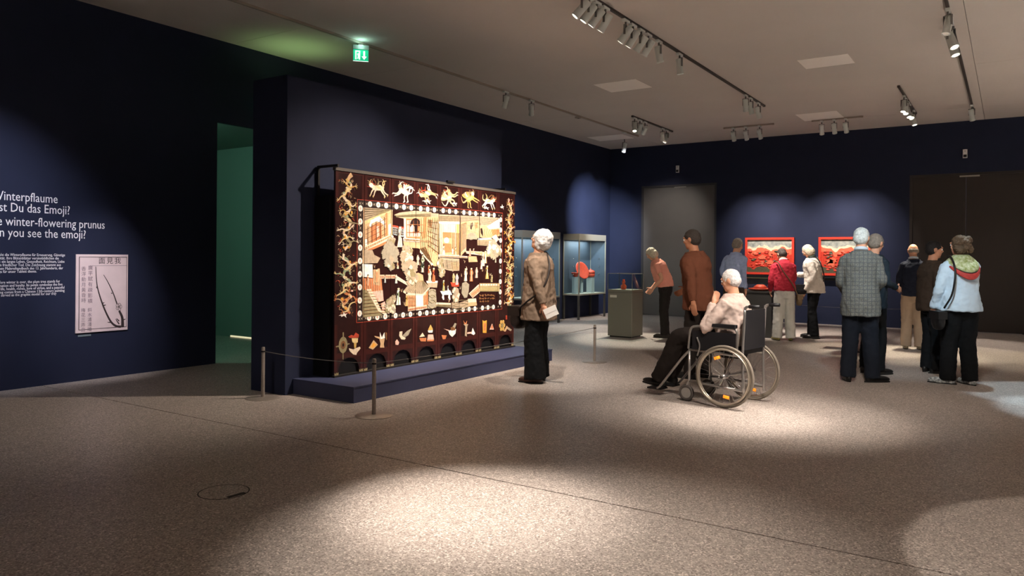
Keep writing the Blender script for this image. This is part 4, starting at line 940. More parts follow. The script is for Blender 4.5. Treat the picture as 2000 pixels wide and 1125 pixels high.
for sx in (-1, 1):
    for sy in (-1, 1): MB().box(sx*a-.004, sx*a+.004, sy*a-.004, sy*a+.004, hz0, hz1).build('edge_strip', CASEM, t)
    MB().box(sx*a-.004, sx*a+.004, -a, a, hz1, hz1+.006).build('edge_strip', CASEM, t); MB().box(-a, a, sx*a-.004, sx*a+.004, hz1, hz1+.006).build('edge_strip', CASEM, t)
MB().box(-.19, -.06, -a-.002, -a, .70, .745).build('object_label', mat('label_white', '#d9d6c8', .8), t)
t = thing('vase', 'small orange double-gourd vase under the glass hood', 'vase', (px_-.01, py_-.06, .84))
ORV = mat('orange_lacquer', '#e0603c', .35, var=.2, scale=60, bump=.3, bscale=150)
MB().lathe([(.035, 0), (.05, .015), (.052, .06), (.035, .085), (.022, .10)], n=24).build('body', ORV, t, True); MB().lathe([(.022, .10), (.032, .125), (.03, .145), (.016, .16)], n=24).build('upper_body', ORV, t, True); MB().lathe([(.016, .16), (.022, .172), (.02, .18)], n=24).build('neck', ORV, t, True)

# dark table vitrine in the middle of the room
t = thing('table_vitrine', 'dark table plinth with a low glass top beside the red cardigan', 'plinth', (-3.95, 14.05, 0))
DKP = mat('dark_plinth', '#2a2826', .5)
MB().box(-.42, .42, -.4, .4, 0, .80).build('plinth_body', DKP, t); MB().box(-.43, .43, -.41, .41, .80, .83).build('plinth_top', DKP, t)
for q in ((-.43, .43, -.41, -.404), (-.43, .43, .404, .41), (-.43, -.424, -.404, .404), (.424, .43, -.404, .404)): MB().box(q[0], q[1], q[2], q[3], .83, 1.05).build('glass_pane', GLASS, t)
MB().box(-.43, .43, -.41, .41, 1.05, 1.056).build('glass_pane', GLASS, t)
t = thing('red_tray', 'lobed red lacquer tray lying in the table vitrine', 'tray', (-3.78, 13.85, .83))
MB().lathe([(.12, 0), (.2, .02), (.21, .045), (.195, .045), (.12, .02)], n=28).build('tray_body', RED, t, True); MB().lathe([(.08, .02), (.12, .07), (.06, .11)], n=20).build('tray_lid', RED, t, True)
# pale plinth behind the man in the blazer
t = thing('pedestal', 'pale pedestal with a dark base behind the person in the blazer', 'pedestal', (-1.9, 12.55, 0))
PPL = mat('pale_plinth', '#a8969a', .6)
MB().box(-.2, .2, -.2, .2, .02, .86).build('pedestal_body', PPL, t); MB().box(-.19, .19, -.19, .19, 0, .02).build('recessed_base', BLACK, t)
for q in ((-.2, .2, -.2, -.194), (-.2, .2, .194, .2), (-.2, -.194, -.194, .194), (.194, .2, -.194, .194)): MB().box(q[0], q[1], q[2], q[3], .86, 1.12).build('glass_pane', GLASS, t)
MB().box(-.2, .2, -.2, .2, 1.12, 1.126).build('glass_pane', GLASS, t)

# ================================================================ FLOOR BOXES
t = thing('floor_box', 'round floor outlet flush in the terrazzo with a dark cable flap', 'floor outlet', (-3.865, 2.768, 0))
rr = .142
MB().tube([(rr*math.cos(2*PI*k/48), rr*math.sin(2*PI*k/48), .0005) for k in range(48)], .004, 6, closed=True, flat=(1, 1, .35)).build('rim_ring', mat('rim_dark', '#2a2420', .6), t)
MB().cyl((0, 0), rr-.004, 0, .0012, 48).build('lid', TERRAZZO, t)
p0 = pix(445, 972, 2, 0); p1 = pix(478, 963, 2, 0); dv = (p1-p0); ln = dv.length
o = MB().box(-ln/2, ln/2, -.013, .013, .0012, .004).build('cable_flap', mat('flap_dark', '#15110f', .6), t); mid = (p0+p1)/2; o.location = (mid.x+3.865, mid.y-2.768, 0); o.rotation_euler = (0, 0, math.atan2(dv.y, dv.x))
t = thing('floor_hatch', 'square floor hatch with an open flap before the right red panel', 'floor hatch', (-2.3, 12.75, 0))
MB().box(-.2, .2, -.2, .2, .0, .006).build('hatch_frame', STEEL, t); MB().box(-.16, .17, -.17, .12, .006, .009).build('hatch_opening', BLACK, t)

# ================================================================ PEOPLE
_tex = {}
def clouds(scale):
    if scale not in _tex:
        t = bpy.data.textures.new('clouds_%g' % scale, 'CLOUDS'); t.noise_scale = scale; t.noise_depth = 2; _tex[scale] = t
    return _tex[scale]
def remesh(mb, name, voxel, mats, parent, smooth=5, disp=None, label=None):
    """union of closed shapes -> one continuous smooth skin"""
    me = mb.mesh(name); bm = bmesh.new(); bm.from_mesh(me); bmesh.ops.recalc_face_normals(bm, faces=bm.faces); bm.to_mesh(me); bm.free()
    o = bpy.data.objects.new(name, me); COL.objects.link(o)
    r = o.modifiers.new('r', 'REMESH'); r.mode = 'VOXEL'; r.voxel_size = voxel
    s = o.modifiers.new('s', 'SMOOTH'); s.factor = .5; s.iterations = smooth
    for strength, sc in (disp or ()):
        d = o.modifiers.new('d', 'DISPLACE'); d.texture = clouds(sc); d.strength = strength; d.mid_level = .5; d.texture_coords = 'LOCAL'
    bpy.context.view_layer.update()
    me2 = bpy.data.meshes.new_from_object(o.evaluated_get(bpy.context.evaluated_depsgraph_get()))
    bpy.data.objects.remove(o); bpy.data.meshes.remove(me); me2.name = name; me2.materials.clear()
    ob = link(name, me2, mats, parent, True)
    if label: ob['label'] = label
    return ob
def ring(cx, cy, cz, rx, ry, n=20, fn=None, p=1.0):
    out = []
    for k in range(n):
        a = 2*PI*k/n; c, s = math.cos(a), math.sin(a)
        q = Vector((cx+rx*math.copysign(abs(c)**p, c), cy+ry*math.copysign(abs(s)**p, s), cz)); out.append(fn(q) if fn else q)
    return out
def cloth(name, col, rough=.85, var=.045, scale=7, sheen=.0):
    return mat('cloth_'+name, col, rough, var=var, scale=scale, bump=.25, bscale=260, spec=.2)
SKIN = mat('skin', '#d9a183', .55, var=.06, scale=30, spec=.35)
SKIN2 = mat('skin_tan', '#b97f60', .55, var=.06, scale=30, spec=.35)
HAIRS = {k: mat('hair_'+k, v, .6, var=.22, scale=55, bump=.7, bscale=160, spec=.3) for k, v in dict(white='#e2dedb', silver='#cfd3cf', greyblond='#c9bda6', darkgrey='#3f3834', brown='#5f4c3a', ash='#8f857a', black='#231d1a').items()}
EYEW = mat('eye_white', '#e8e4de', .2); IRIS = mat('iris', '#3a2a1e', .2)
HIP = .93
def plaid(name):
    m = bpy.data.materials.new(name); m.use_nodes = True; nt = m.node_tree; b = nt.nodes['Principled BSDF']; tc = nt.nodes.new('ShaderNodeTexCoord')
    fac = None
    for d in ('X', 'Z'):
        wv = nt.nodes.new('ShaderNodeTexWave'); wv.bands_direction = d; wv.inputs['Scale'].default_value = 7.5; wv.inputs['Distortion'].default_value = .4; wv.inputs['Detail'].default_value = 0
        nt.links.new(tc.outputs['Object'], wv.inputs['Vector']); rp = nt.nodes.new('ShaderNodeValToRGB'); rp.color_ramp.elements[0].position = .86; rp.color_ramp.elements[1].position = .97
        nt.links.new(wv.outputs['Fac'], rp.inputs['Fac'])
        if fac is None: fac = rp.outputs['Color']
        else:
            mx = nt.nodes.new('ShaderNodeMix'); mx.data_type = 'RGBA'; mx.blend_type = 'ADD'; mx.inputs['Factor'].default_value = 1; nt.links.new(fac, mx.inputs[6]); nt.links.new(rp.outputs['Color'], mx.inputs[7]); fac = mx.outputs[2]
    nz = nt.nodes.new('ShaderNodeTexNoise'); nz.inputs['Scale'].default_value = 120; nt.links.new(tc.outputs['Object'], nz.inputs['Vector'])
    r1 = nt.nodes.new('ShaderNodeValToRGB'); r1.color_ramp.elements[0].color = (*lin('#5a5b57'), 1); r1.color_ramp.elements[1].color = (*lin('#7c7e79'), 1); r1.color_ramp.elements[0].position = .35; r1.color_ramp.elements[1].position = .65
    nt.links.new(nz.outputs['Fac'], r1.inputs['Fac'])
    m2 = nt.nodes.new('ShaderNodeMix'); m2.data_type = 'RGBA'; nt.links.new(fac, m2.inputs[0]); nt.links.new(r1.outputs['Color'], m2.inputs[6]); m2.inputs[7].default_value = (*lin('#565a5b'), 1)
    nt.links.new(m2.outputs[2], b.inputs['Base Color']); b.inputs['Roughness'].default_value = .9; b.inputs['Specular IOR Level'].default_value = .15
    return m

def hand(mb, wrist, d, nrm, side, curl=.5, s=1.0):
    """palm, four unequal bent fingers and a thumb from the side of the palm; d = hand direction, nrm = palm normal, side = +-1 thumb side"""
    d = Vector(d).normalized(); nrm = Vector(nrm); nrm = (nrm-d*nrm.dot(d)).normalized(); sd = d.cross(nrm)*side
    w_ = Vector(wrist)
    rot = Matrix((sd, nrm, d)).transposed()
    mb.tube([w_-d*.02, w_+d*.03], [.026*s, .028*s], 10); mb.ell(w_+d*.05*s, (.040*s, .017*s, .052*s), rot, 12, 8)
    for k, L in enumerate((.072, .080, .074, .058)):
        o = w_+d*.085*s+sd*(.030-.020*k)*s
        d1 = (d+nrm*curl*.6).normalized(); d2 = (d+nrm*curl*1.6).normalized(); d3 = (d+nrm*curl*2.8).normalized()
        p1 = o+d1*L*.45*s; p2 = p1+d2*L*.33*s; p3 = p2+d3*L*.25*s
        mb.tube([o-d*.02*s, o, p1, p2, p3], [.0095*s, .0095*s, .009*s, .0085*s, .0065*s], 8)
    o = w_+d*.03*s+sd*.032*s; p1 = o+(d*.5+sd*.75+nrm*.25).normalized()*.035*s; p2 = p1+(d*.9+sd*.25+nrm*.5*curl).normalized()*.032*s
    mb.tube([o-sd*.015*s, o, p1, p2], [.013*s, .0125*s, .011*s, .008*s], 8)

def person(label, loc, alpha, Ht=1.70, lean=0., head=(0., 0.), armR=None, armL=None, feet=((.10, 0, 0), (-.10, 0, 0)), top=None, pants=None, hair=('short', 'silver'), shoes='#141212', skin=SKIN,
           seat=None, legs=None, handn=None, inner=None, palms=((-1, 0, 0), (1, 0, 0)), curl=.45, world_phi=None, wide=1.0, roll=0.):
    """person facing local +Y.  alpha: image-relative facing, 0 = away from the camera, 90 = towards the left, -90 = right"""
    x, y = loc[0], loc[1]; wide *= .88
    phi = (math.atan2(y, x)+R(alpha)) if world_phi is None else world_phi
    t = thing('person', label, 'person', (x, y, loc[2] if len(loc) > 2 else 0), phi-PI/2, 'visitors'); sc = Ht/1.70; t.scale = (sc,)*3
    sh = Vector(seat) if seat else Vector((0, 0, 0))
    def bend(p):
        p = Vector(p); k = max(0, min(1, (p.z-.84)/.30)); a = lean*k; zz = p.z-HIP
        q = Vector((p.x, p.y*math.cos(a)+zz*math.sin(a), HIP+zz*math.cos(a)-p.y*math.sin(a))) if p.z > .84 else p.copy()
        if roll: q = Vector((q.x+(q.z-HIP)*math.sin(roll)*k, q.y, q.z))
        return q+sh
    neckp = Vector((0, -.005, 1.50)); hp, hyaw = head
    HM = Matrix.Rotation(hyaw, 3, 'Z') @ Matrix.Rotation(-hp, 3, 'X')
    def hd(p): return bend(neckp+HM @ (Vector(p)-neckp))
    bend0 = bend
    def hrot():
        a = Matrix.Rotation(-lean, 3, 'X'); return a @ HM
    HR = hrot()
    # --- body
    b = MB()
    rings = [(.80, .12, .10), (.90, .155, .115), (1.0, .145, .105), (1.08, .135, .10), (1.2, .14, .105), (1.32, .145, .11), (1.38, .12, .092), (1.42, .075, .07), (1.47, .052, .056)]
    b.loft([ring(0, 0, z, rx*wide, ry, 18, bend) for z, rx, ry in rings])
    b.tube([bend((0, -.01, 1.43)), hd((0, .0, 1.52)), hd((0, 0, 1.56))], [.058, .054, .05], 12)
    b.ell(hd((0, -.004, 1.605)), (.074, .093, .098), HR, 18, 12); b.ell(hd((0, .028, 1.548)), (.056, .062, .07), HR, 14, 10)        # skull, jaw
    b.ell(hd((0, .085, 1.585)), (.014, .022, .022), HR, 10, 8); b.tube([hd((0, .082, 1.618)), hd((0, .102, 1.582))], [.008, .013], 8)   # nose
    b.ell(hd((0, .080, 1.63)), (.052, .014, .012), HR, 10, 8)                                                             # brow
    b.ell(hd((0, .083, 1.547)), (.022, .009, .006), HR, 10, 8); b.ell(hd((0, .080, 1.537)), (.019, .009, .006), HR, 10, 8); b.ell(hd((0, .072, 1.508)), (.02, .016, .014), HR, 10, 8)
    for s in (-1, 1):
        b.ell(hd((s*.076, -.006, 1.59)), (.010, .020, .032), HR, 10, 8); b.ell(hd((s*.044, .055, 1.575)), (.02, .02, .022), HR, 10, 8)
    J = {}
    for s, arm, pn in ((1, armR, palms[0]), (-1, armL, palms[1])):
        S0 = bend((s*.150*wide, -.005, 1.362)); E, W_ = arm if arm else (Vector((s*.235, -.03, 1.10)), Vector((s*.225, .06, .86)))
        E = Vector(E); W_ = Vector(W_)
        if not seat: E.x *= .75; W_.x *= .78
        J[s] = (S0, E, W_)
        pts = catmull([S0, S0.lerp(E, .5), E, E.lerp(W_, .5), W_], 3); b.tube(pts, lerp_list([.045, .038, .034, .032, .023], len(pts)), 12)
        hand(b, W_, W_-E, pn, s, curl)
    F = []
    for k, s in enumerate((1, -1)):
        if legs: hip, kn, an, td, tp = legs[k]; hip, kn, an = Vector(hip), Vector(kn), Vector(an)
        else:
            fx, fy, td = feet[k]; hip = Vector((s*.076, 0, .88)); an = Vector((fx, fy, .09)); kn = hip.lerp(an, .48)+Vector((0, .025, 0)); tp = 0
        F.append((hip, kn, an, td, tp)); pts = catmull([hip, kn, an], 5); b.tube(pts, lerp_list([.075, .058, .05, .05, .036], len(pts)), 12)
        tdv = Matrix.Rotation(R(td), 3, 'Z') @ Vector((0, math.cos(R(tp)), math.sin(R(tp))))
        b.tube([an+Vector((0, 0, -.02)), an+tdv*.08+Vector((0, 0, -.05))], [.035, .028], 10)
    remesh(b, 'body', .0075, skin, t, 3)
    for s in (-1, 1):
        m = MB(); m.ell((0, 0, 0), (.0125,)*3, None, 12, 8, 0); m.ell((0, .0085, 0), (.0062, .005, .0062), None, 10, 6, 1); e = m.build('eye', [EYEW, IRIS], t, True); e.matrix_local = Matrix.Translation(hd((s*.031, .0765, 1.607))) @ HR.to_4x4()
    # --- trousers
    pm = pants or dict(m=cloth('black', '#121214'))
    m = MB(); th = pm.get('thigh', .098)*.93; hem = pm.get('hem', .068); kr = pm.get('knee', .075)
    if seat: m.loft([ring(0, 0, z, rx*wide, ry, 18, bend0) for z, rx, ry in ((.80, .15, .13), (.88, .185, .15), (.98, .17, .135), (1.03, .15, .12))])
    else: m.loft([ring(0, 0, z, rx*wide, ry, 18, bend0) for z, rx, ry in ((.76, .11, .095), (.84, .172, .125), (.93, .178, .132), (1.02, .155, .118))])
    for hip, kn, an, td, tp in F:
        drop = Vector((0, 0, -.045)) if not seat else (an-kn).normalized()*.02
        pts = catmull([hip, hip.lerp(kn, .5), kn, kn.lerp(an, .5), an+drop], 4); m.tube(pts, lerp_list([th, th*.97, kr, (kr+hem)/2, hem], len(pts)), 16)
    remesh(m, 'trousers', .011, pm['m'], t, 4, ((.016, .11), (.012, .04)))
    # --- shoes
    SHM = shoes if not isinstance(shoes, str) else mat('shoe_'+shoes, shoes, .4)
    for hip, kn, an, td, tp in F:
        m = MB(); m.ell((0, .065, .032), (.043, .140, .042), None, 16, 10); m.ell((0, -.035, .04), (.036, .05, .05), None, 14, 8); m.ell((0, .0, .065), (.036, .065, .045), None, 14, 8)
        m.v = [(q[0], q[1], max(q[2], 0.0)) for q in m.v]
        so = remesh(m, 'shoe', .0075, SHM, t, 2); so.matrix_local = Matrix.Translation(an+Vector((0, 0, -.09))) @ Matrix.Rotation(R(td), 4, 'Z') @ Matrix.Rotation(R(tp), 4, 'X')
        so2 = MB().prism([(.036*math.cos(a), .055+.150*math.sin(a)) for a in [2*PI*k/20 for k in range(20)]], 0.0, .014).build('sole', mat('sole_dark', '#0d0b0a', .7), so)
    # --- top
    tp_ = top or dict(m=cloth('white', '#e8e6e2')); hemz = tp_.get('hem', .88); bk = tp_.get('bulk', .02); fl_ = tp_.get('flare', .0); m = MB()
    prof = [(hemz, .162+fl_, .126+fl_*.8), (.93, .162+fl_*.6, .128+fl_*.5), (1.08, .150+tp_.get('belly', 0)*.5, .118+tp_.get('belly', 0)), (1.2, .158, .124+tp_.get('belly', 0)*.6), (1.31, .166, .128), (1.37, .150, .112), (1.41, .108, .088), (1.435, .082, .072), (1.455, .068, .066)]
    prof = [q for q in prof if q[0] >= hemz]; prof[0] = (hemz, prof[0][1], prof[0][2])
    m.loft([ring(0, -.004, z, (rx+bk)*wide, ry+bk, 22, bend, 1.0) for z, rx, ry in prof])
    sl = tp_.get('sleeve', 1.0); sr = tp_.get('sr', 1.0)
    for s in (1, -1):
        S0, E, W_ = J[s]; m.ell(S0+Vector((-s*.012, 0, -.010)), .056+bk*.42, None, 12, 8)
        full = catmull([S0, S0.lerp(E, .5), E, E.lerp(W_, .5), W_-(W_-E).normalized()*.012], 4); rr = lerp_list([.060*sr+bk*.2, .054*sr+bk*.12, .048*sr, .044*sr, .038*sr], len(full)); k = max(3, int(len(full)*sl))
        m.tube(full[:k], rr[:k], 14)
    remesh(m, tp_.get('name', 'shirt'), .010, tp_['m'], t, 4, ((.022, .14), (.022, .055)))
    if inner: # collar
        m = MB(); m.tube([bend((.062*math.cos(a), -.008+.062*math.sin(a), 1.468+.012*math.sin(a+PI))) for a in [2*PI*k/20 for k in range(20)]], .012, 8, closed=True, flat=(1, 1, 1.7)); m.build('collar', inner, t, True)
    # --- hair
    st, hc = hair; m = MB()
    if st == 'bald':
        m.ell(hd((0, -.03, 1.585)), (.080, .075, .05), HR)
    else:
        m.ell(hd((0, -.014, 1.622)), (.082, .096, .092), HR); m.ell(hd((0, -.035, 1.585)), (.081, .072, .075), HR)
        if st in ('bob', 'puffy', 'curly'):
            for s in (-1, 1): m.ell(hd((s*.055, -.02, 1.575)), (.036, .065, .085), HR)
            m.ell(hd((0, -.05, 1.565)), (.08, .062, .085), HR)
        if st == 'puffy': m.ell(hd((0, -.03, 1.63)), (.108, .115, .105), HR); m.ell(hd((0, -.05, 1.585)), (.105, .09, .10), HR)
        if st == 'curly':
            for k in range(26):
                a = k*2.4; z = .5+.5*math.sin(k*1.7); m.ell(hd((.085*math.cos(a), -.035+.078*math.sin(a)*(.9 if math.sin(a) < 0 else .25), 1.53+.125*z)), .038, None, 10, 6)
    remesh(m, 'hair', .007, HAIRS[hc], t, 2, ((.008, .03), (.018 if st in ('curly', 'puffy') else .006, .05 if st == 'puffy' else .015)))
    t['_'] = 0; del t['_']
    return t, bend, J, F
def local_thing(name, label, cat, person_root):
    t = thing(name, label, cat, person_root.location, person_root.rotation_euler[2]); t.scale = person_root.scale; return t
def shoulder_bag(label, root, pts, c, size, m, hang=True):
    """bag with a strap running over the shoulder (local coordinates of the wearer)"""
    t = local_thing('shoulder_bag', label, 'bag', root); b = MB(); b.ell((0, 0, 0), size, None, 16, 10)
    b.v = [(max(-size[0]*.8, min(size[0]*.8, q[0])), max(-size[1]*.85, min(size[1]*.85, q[1])), max(-size[2]*.85, min(size[2]*.8, q[2]))) for q in b.v]
    o = remesh(b, 'bag_body', .010, m, t, 3, ((.010, .06),)); o.location = c
    MB().box(-size[0]*.82, size[0]*.82, -size[1]*.9, size[1]*.9, size[2]*.1, size[2]*.78).build('flap', m, t).location = c
    cp = catmull(pts, 6); MB().tube(cp, .011, 6, flat=None).build('strap', m, t, True)
    return t
V = Vector
BLK = cloth('black', '#101113'); NAV = cloth('navy_trousers', '#1a1f29'); LEATHER = mat('dark_leather', '#231a16', .5); LBLK = mat('black_leather', '#0e0d0e', .45)
# 1 grey-haired visitor looking at the screen
P, bend, J, F = person('white haired person in a taupe jacket and black trousers looking up at the screen', (-4.43, 7.235), 62, 1.70, lean=.02, head=(-.25, .15),
    armL=((-.29, -.10, 1.11), (-.28, -.17, .88)), armR=((.26, .02, 1.1), (.22, .16, .93)), feet=((.10, .05, -5), (-.11, -.02, 8)), top=dict(m=cloth('taupe', '#84705f'), name='jacket', hem=.70, bulk=.040, flare=.045, sr=1.18, belly=.02), pants=dict(m=BLK, hem=.125, knee=.105, thigh=.115), hair=('puffy', 'white'), shoes='#3a2119', palms=((-1, 0, 0), (1, 0, 0)))
shoulder_bag('dark brown bag hanging in front of the white haired person', P, [(.10, .02, 1.46), (.0, -.10, 1.44), (-.12, -.19, 1.26), (-.20, -.15, 1.06), (-.215, .05, .90), (-.10, .20, .82)], (.03, .27, .72), (.16, .09, .16), LEATHER)
t = local_thing('leaflet', 'white folded leaflet held behind the back of the white haired person', 'leaflet', P)
o = MB().box(-.004, .004, -.10, .05, -.055, .055).build('sheet', mat('paper_white', '#f4efe8', .8), t); o.location = (-.235, -.25, .80); o.rotation_euler = (R(-25), 0, R(8))
MB().box(-.006, .004, -.10, .05, -.004, .055).build('fold', mat('paper_white', '#f4efe8'), t).matrix_local = o.matrix_basis.copy()
# 2 pink top, bending
person('person in a salmon pink top bending towards the grey pedestal', (-5.10, 12.62), 82, 1.64, lean=.36, head=(.35, 0), armR=((.24, .12, 1.08), (.17, .27, .90)), armL=((-.27, .04, 1.08), (-.22, .20, .90)), top=dict(m=cloth('salmon', '#eca08c'), hem=.93, bulk=.025, sleeve=.4, belly=.02), pants=dict(m=cloth('charcoal', '#2a2523')), hair=('bob', 'greyblond'), shoes='#2a2019')
# 3 blue shirt
person('grey haired person in a blue shirt behind the wheelchair, facing the left red panel', (-3.93, 12.75), -20, 1.77, lean=.22, head=(.25, -.2), armL=((-.28, .05, 1.13), (-.25, .25, 1.0)), top=dict(m=cloth('bluestripe', '#a3b2d6', var=.08, scale=30), hem=.88, bulk=.03), pants=dict(m=cloth('brown_trousers', '#4a3a30')), hair=('short', 'ash'))
# 4 red cardigan
P, bend, J, F = person('person in a red cardigan and white trousers leaning over the table vitrine', (-3.25, 13.42), 12, 1.62, lean=.26, head=(.40, .35), armR=((.25, .12, 1.12), (.16, .34, .98)), armL=((-.30, .05, 1.09), (-.27, .18, .90)), feet=((.11, 0, -14), (-.12, .02, 16)), top=dict(m=cloth('red', '#b5303f'), name='cardigan', hem=.90, bulk=.04, sr=1.15), pants=dict(m=cloth('white_trousers', '#cfcdc4'), hem=.088, knee=.092, thigh=.112), hair=('short', 'darkgrey'), shoes='#8d8343', wide=1.08, inner=cloth('white', '#e8e6e2'))
shoulder_bag('tan bag on the hip of the person in the red cardigan', P, [(-.15, .02, 1.43), (-.13, -.10, 1.40), (-.06, -.175, 1.25), (.10, -.185, 1.02), (.22, -.08, .80)], (.25, -.02, .74), (.06, .11, .12), mat('tan_leather', '#7a6248', .6))
# 5 white shirt, profile
P, bend, J, F = person('person in a beige shirt with a scarf and black trousers looking down, facing left', (-2.92, 14.15), 75, 1.68, lean=.10, head=(.55, .0), armL=((-.27, -.04, 1.12), (-.22, .10, .87)), armR=((.22, .12, 1.12), (.10, .33, 1.14)), feet=((.09, .06, 0), (-.09, -.04, 6)), top=dict(m=cloth('beige', '#cfc6ba'), hem=.82, bulk=.035, flare=.03, sr=1.2), pants=dict(m=BLK, hem=.078), hair=('bob', 'greyblond'), shoes='#1b1817', inner=cloth('scarf_green', '#39443a'))
shoulder_bag('black bag at the side of the person in the beige shirt', P, [(-.13, .06, 1.45), (-.12, -.08, 1.44), (-.10, -.17, 1.25), (.0, -.15, 1.02), (-.10, .12, .96)], (-.16, .18, .88), (.07, .13, .11), LBLK)
# 6 blazer
P, bend, J, F = person('white haired person in a grey checked blazer seen from behind', (-1.44, 9.45), 2, 1.765, lean=.02, head=(.14, -.35), armR=((.275, -.03, 1.12), (.20, .15, 1.02)), armL=((-.275, .02, 1.12), (-.20, .20, .98)), feet=((.125, .0, -62), (-.125, -.02, 10)), top=dict(m=plaid('checked_wool'), name='blazer', hem=.73, bulk=.042, flare=.022, sr=1.2), pants=dict(m=NAV, hem=.082, knee=.088, thigh=.112), hair=('short', 'silver'), shoes='#0c0c0d', wide=1.04, inner=cloth('pale_blue_shirt', '#cdd8e2'))
# 7 dark figure just beyond
person('person in dark clothing half hidden behind the person in the blazer', (-1.42, 10.2), -40, 1.72, lean=.06, head=(.2, .1), armR=((.27, .0, 1.12), (.20, .22, 1.05)), feet=((.10, 0, -10), (-.10, 0, 10)), top=dict(m=cloth('dark_teal', '#26313a'), name='jacket', hem=.80, bulk=.035), pants=dict(m=BLK), hair=('short', 'ash'))
# 8 khaki trousers
person('bald person in a navy jacket and khaki trousers seen from behind', (-1.28, 13.4), 6, 1.66, lean=.05, head=(.2, .1), armL=((-.28, .02, 1.12), (-.22, .18, 1.0)), armR=((.28, .02, 1.12), (.22, .18, 1.0)), top=dict(m=cloth('navy_jacket', '#1c2130'), name='jacket', hem=.86, bulk=.035), pants=dict(m=cloth('khaki', '#a08a74'), hem=.082, knee=.085, thigh=.11), hair=('bald', 'ash'), shoes='#7d6a50', skin=SKIN, inner=cloth('pale_blue_shirt', '#cdd8e2'))
# 9 brown jacket, facing right
person('dark haired person in a brown jacket talking to the person with the scarf', (-.83, 10.75), -62, 1.64, lean=.04, head=(.12, -.25), armL=((-.27, -.04, 1.10), (-.24, .08, .88)), armR=((.28, -.03, 1.12), (.24, .08, .90)), feet=((.10, .02, -10), (-.10, 0, 40)), top=dict(m=cloth('dark_brown', '#382a20'), name='jacket', hem=.80, bulk=.04), pants=dict(m=BLK, hem=.075), hair=('short', 'black'), skin=SKIN2, shoes='#0f0d0c')
# 10 scarf
P, bend, J, F = person('curly haired person in a pale blue shirt with a red edged scarf', (-.47, 9.9), 28, 1.68, lean=.03, head=(.08, .45), armL=((-.31, .0, 1.12), (-.30, .13, .86)), armR=((.24, .12, 1.12), (.12, .26, 1.0)), feet=((.11, .0, 10), (-.12, .04, 55)), top=dict(m=cloth('pale_blue', '#c3d6e4', var=.06), hem=.845, bulk=.045, flare=.035, sr=1.18), pants=dict(m=BLK, hem=.085, knee=.09, thigh=.12), hair=('curly', 'brown'), shoes=mat('patterned_shoe', '#2a3136', .5, var2='#cfd4d2', var=.2, scale=38), wide=1.06)
sf = MB()
SCR = mat('scarf_red', '#b23a34', .7, var=.15, scale=40); SCG = mat('scarf_pattern', '#d9dcb8', .7, var2='#7f8a3a', var=.1, scale=30)
def shawl(*_):
    rings = []
    for k in range(17):
        a = PI-.35+(PI+.7)*k/16; s_ = max(0, -math.sin(a)); e_ = s_**1.6
        rings.append([bend((.060*math.cos(a), -.01+.064*math.sin(a), 1.482)), bend((.11*math.cos(a), -.015+.10*math.sin(a), 1.45)), bend((.155*math.cos(a), -.02+.165*math.sin(a), 1.405-.05*e_)), bend((.165*math.cos(a), -.02+.192*math.sin(a), 1.385-.115*e_)), bend((.172*math.cos(a), -.02+.200*math.sin(a), 1.365-.175*e_))])
    return rings
rg = shawl(0, 0, 0); n = len(rg)
t = None
sroot = local_thing('scarf', 'cream patterned scarf with a red border around the curly haired person', 'scarf', P)
def sheet(name, idx, m_):
    mb = MB(); vs = [rg[i][j] for i in range(n) for j in idx]; w_ = len(idx); mb.add(vs, [(i*w_+j, i*w_+j+1, (i+1)*w_+j+1, (i+1)*w_+j) for i in range(n-1) for j in range(w_-1)])
    o = mb.build(name, m_, sroot, True); s = o.modifiers.new('thick', 'SOLIDIFY'); s.thickness = .012; s.offset = 1; u = o.modifiers.new('sub', 'SUBSURF'); u.levels = 1; u.render_levels = 1
sheet('scarf_centre', (0, 1, 2, 3), SCG); sheet('scarf_border', (3, 4), SCR)
shoulder_bag('black shoulder bag at the left hip of the curly haired person', P, [(-.13, .05, 1.47), (-.15, -.08, 1.455), (-.17, -.205, 1.30), (-.20, -.205, 1.05), (-.26, -.15, .88)], (-.27, -.04, .74), (.06, .12, .13), LBLK)
# 11 companion behind the wheelchair
person('person in a brown jacket standing just behind the wheelchair', (-3.05, 8.55), 55, 1.74, lean=.12, head=(.12, .2), armR=((.28, .06, 1.12), (.24, .30, 1.0)), armL=((-.29, -.06, 1.12), (-.30, -.10, .88)), feet=((.11, 0, -8), (-.11, .03, 8)), top=dict(m=cloth('rust_brown', '#6e4331'), name='jacket', hem=.78, bulk=.045, sr=1.15), pants=dict(m=cloth('dark_trousers', '#221c19')), hair=('short', 'darkgrey'), skin=SKIN2)

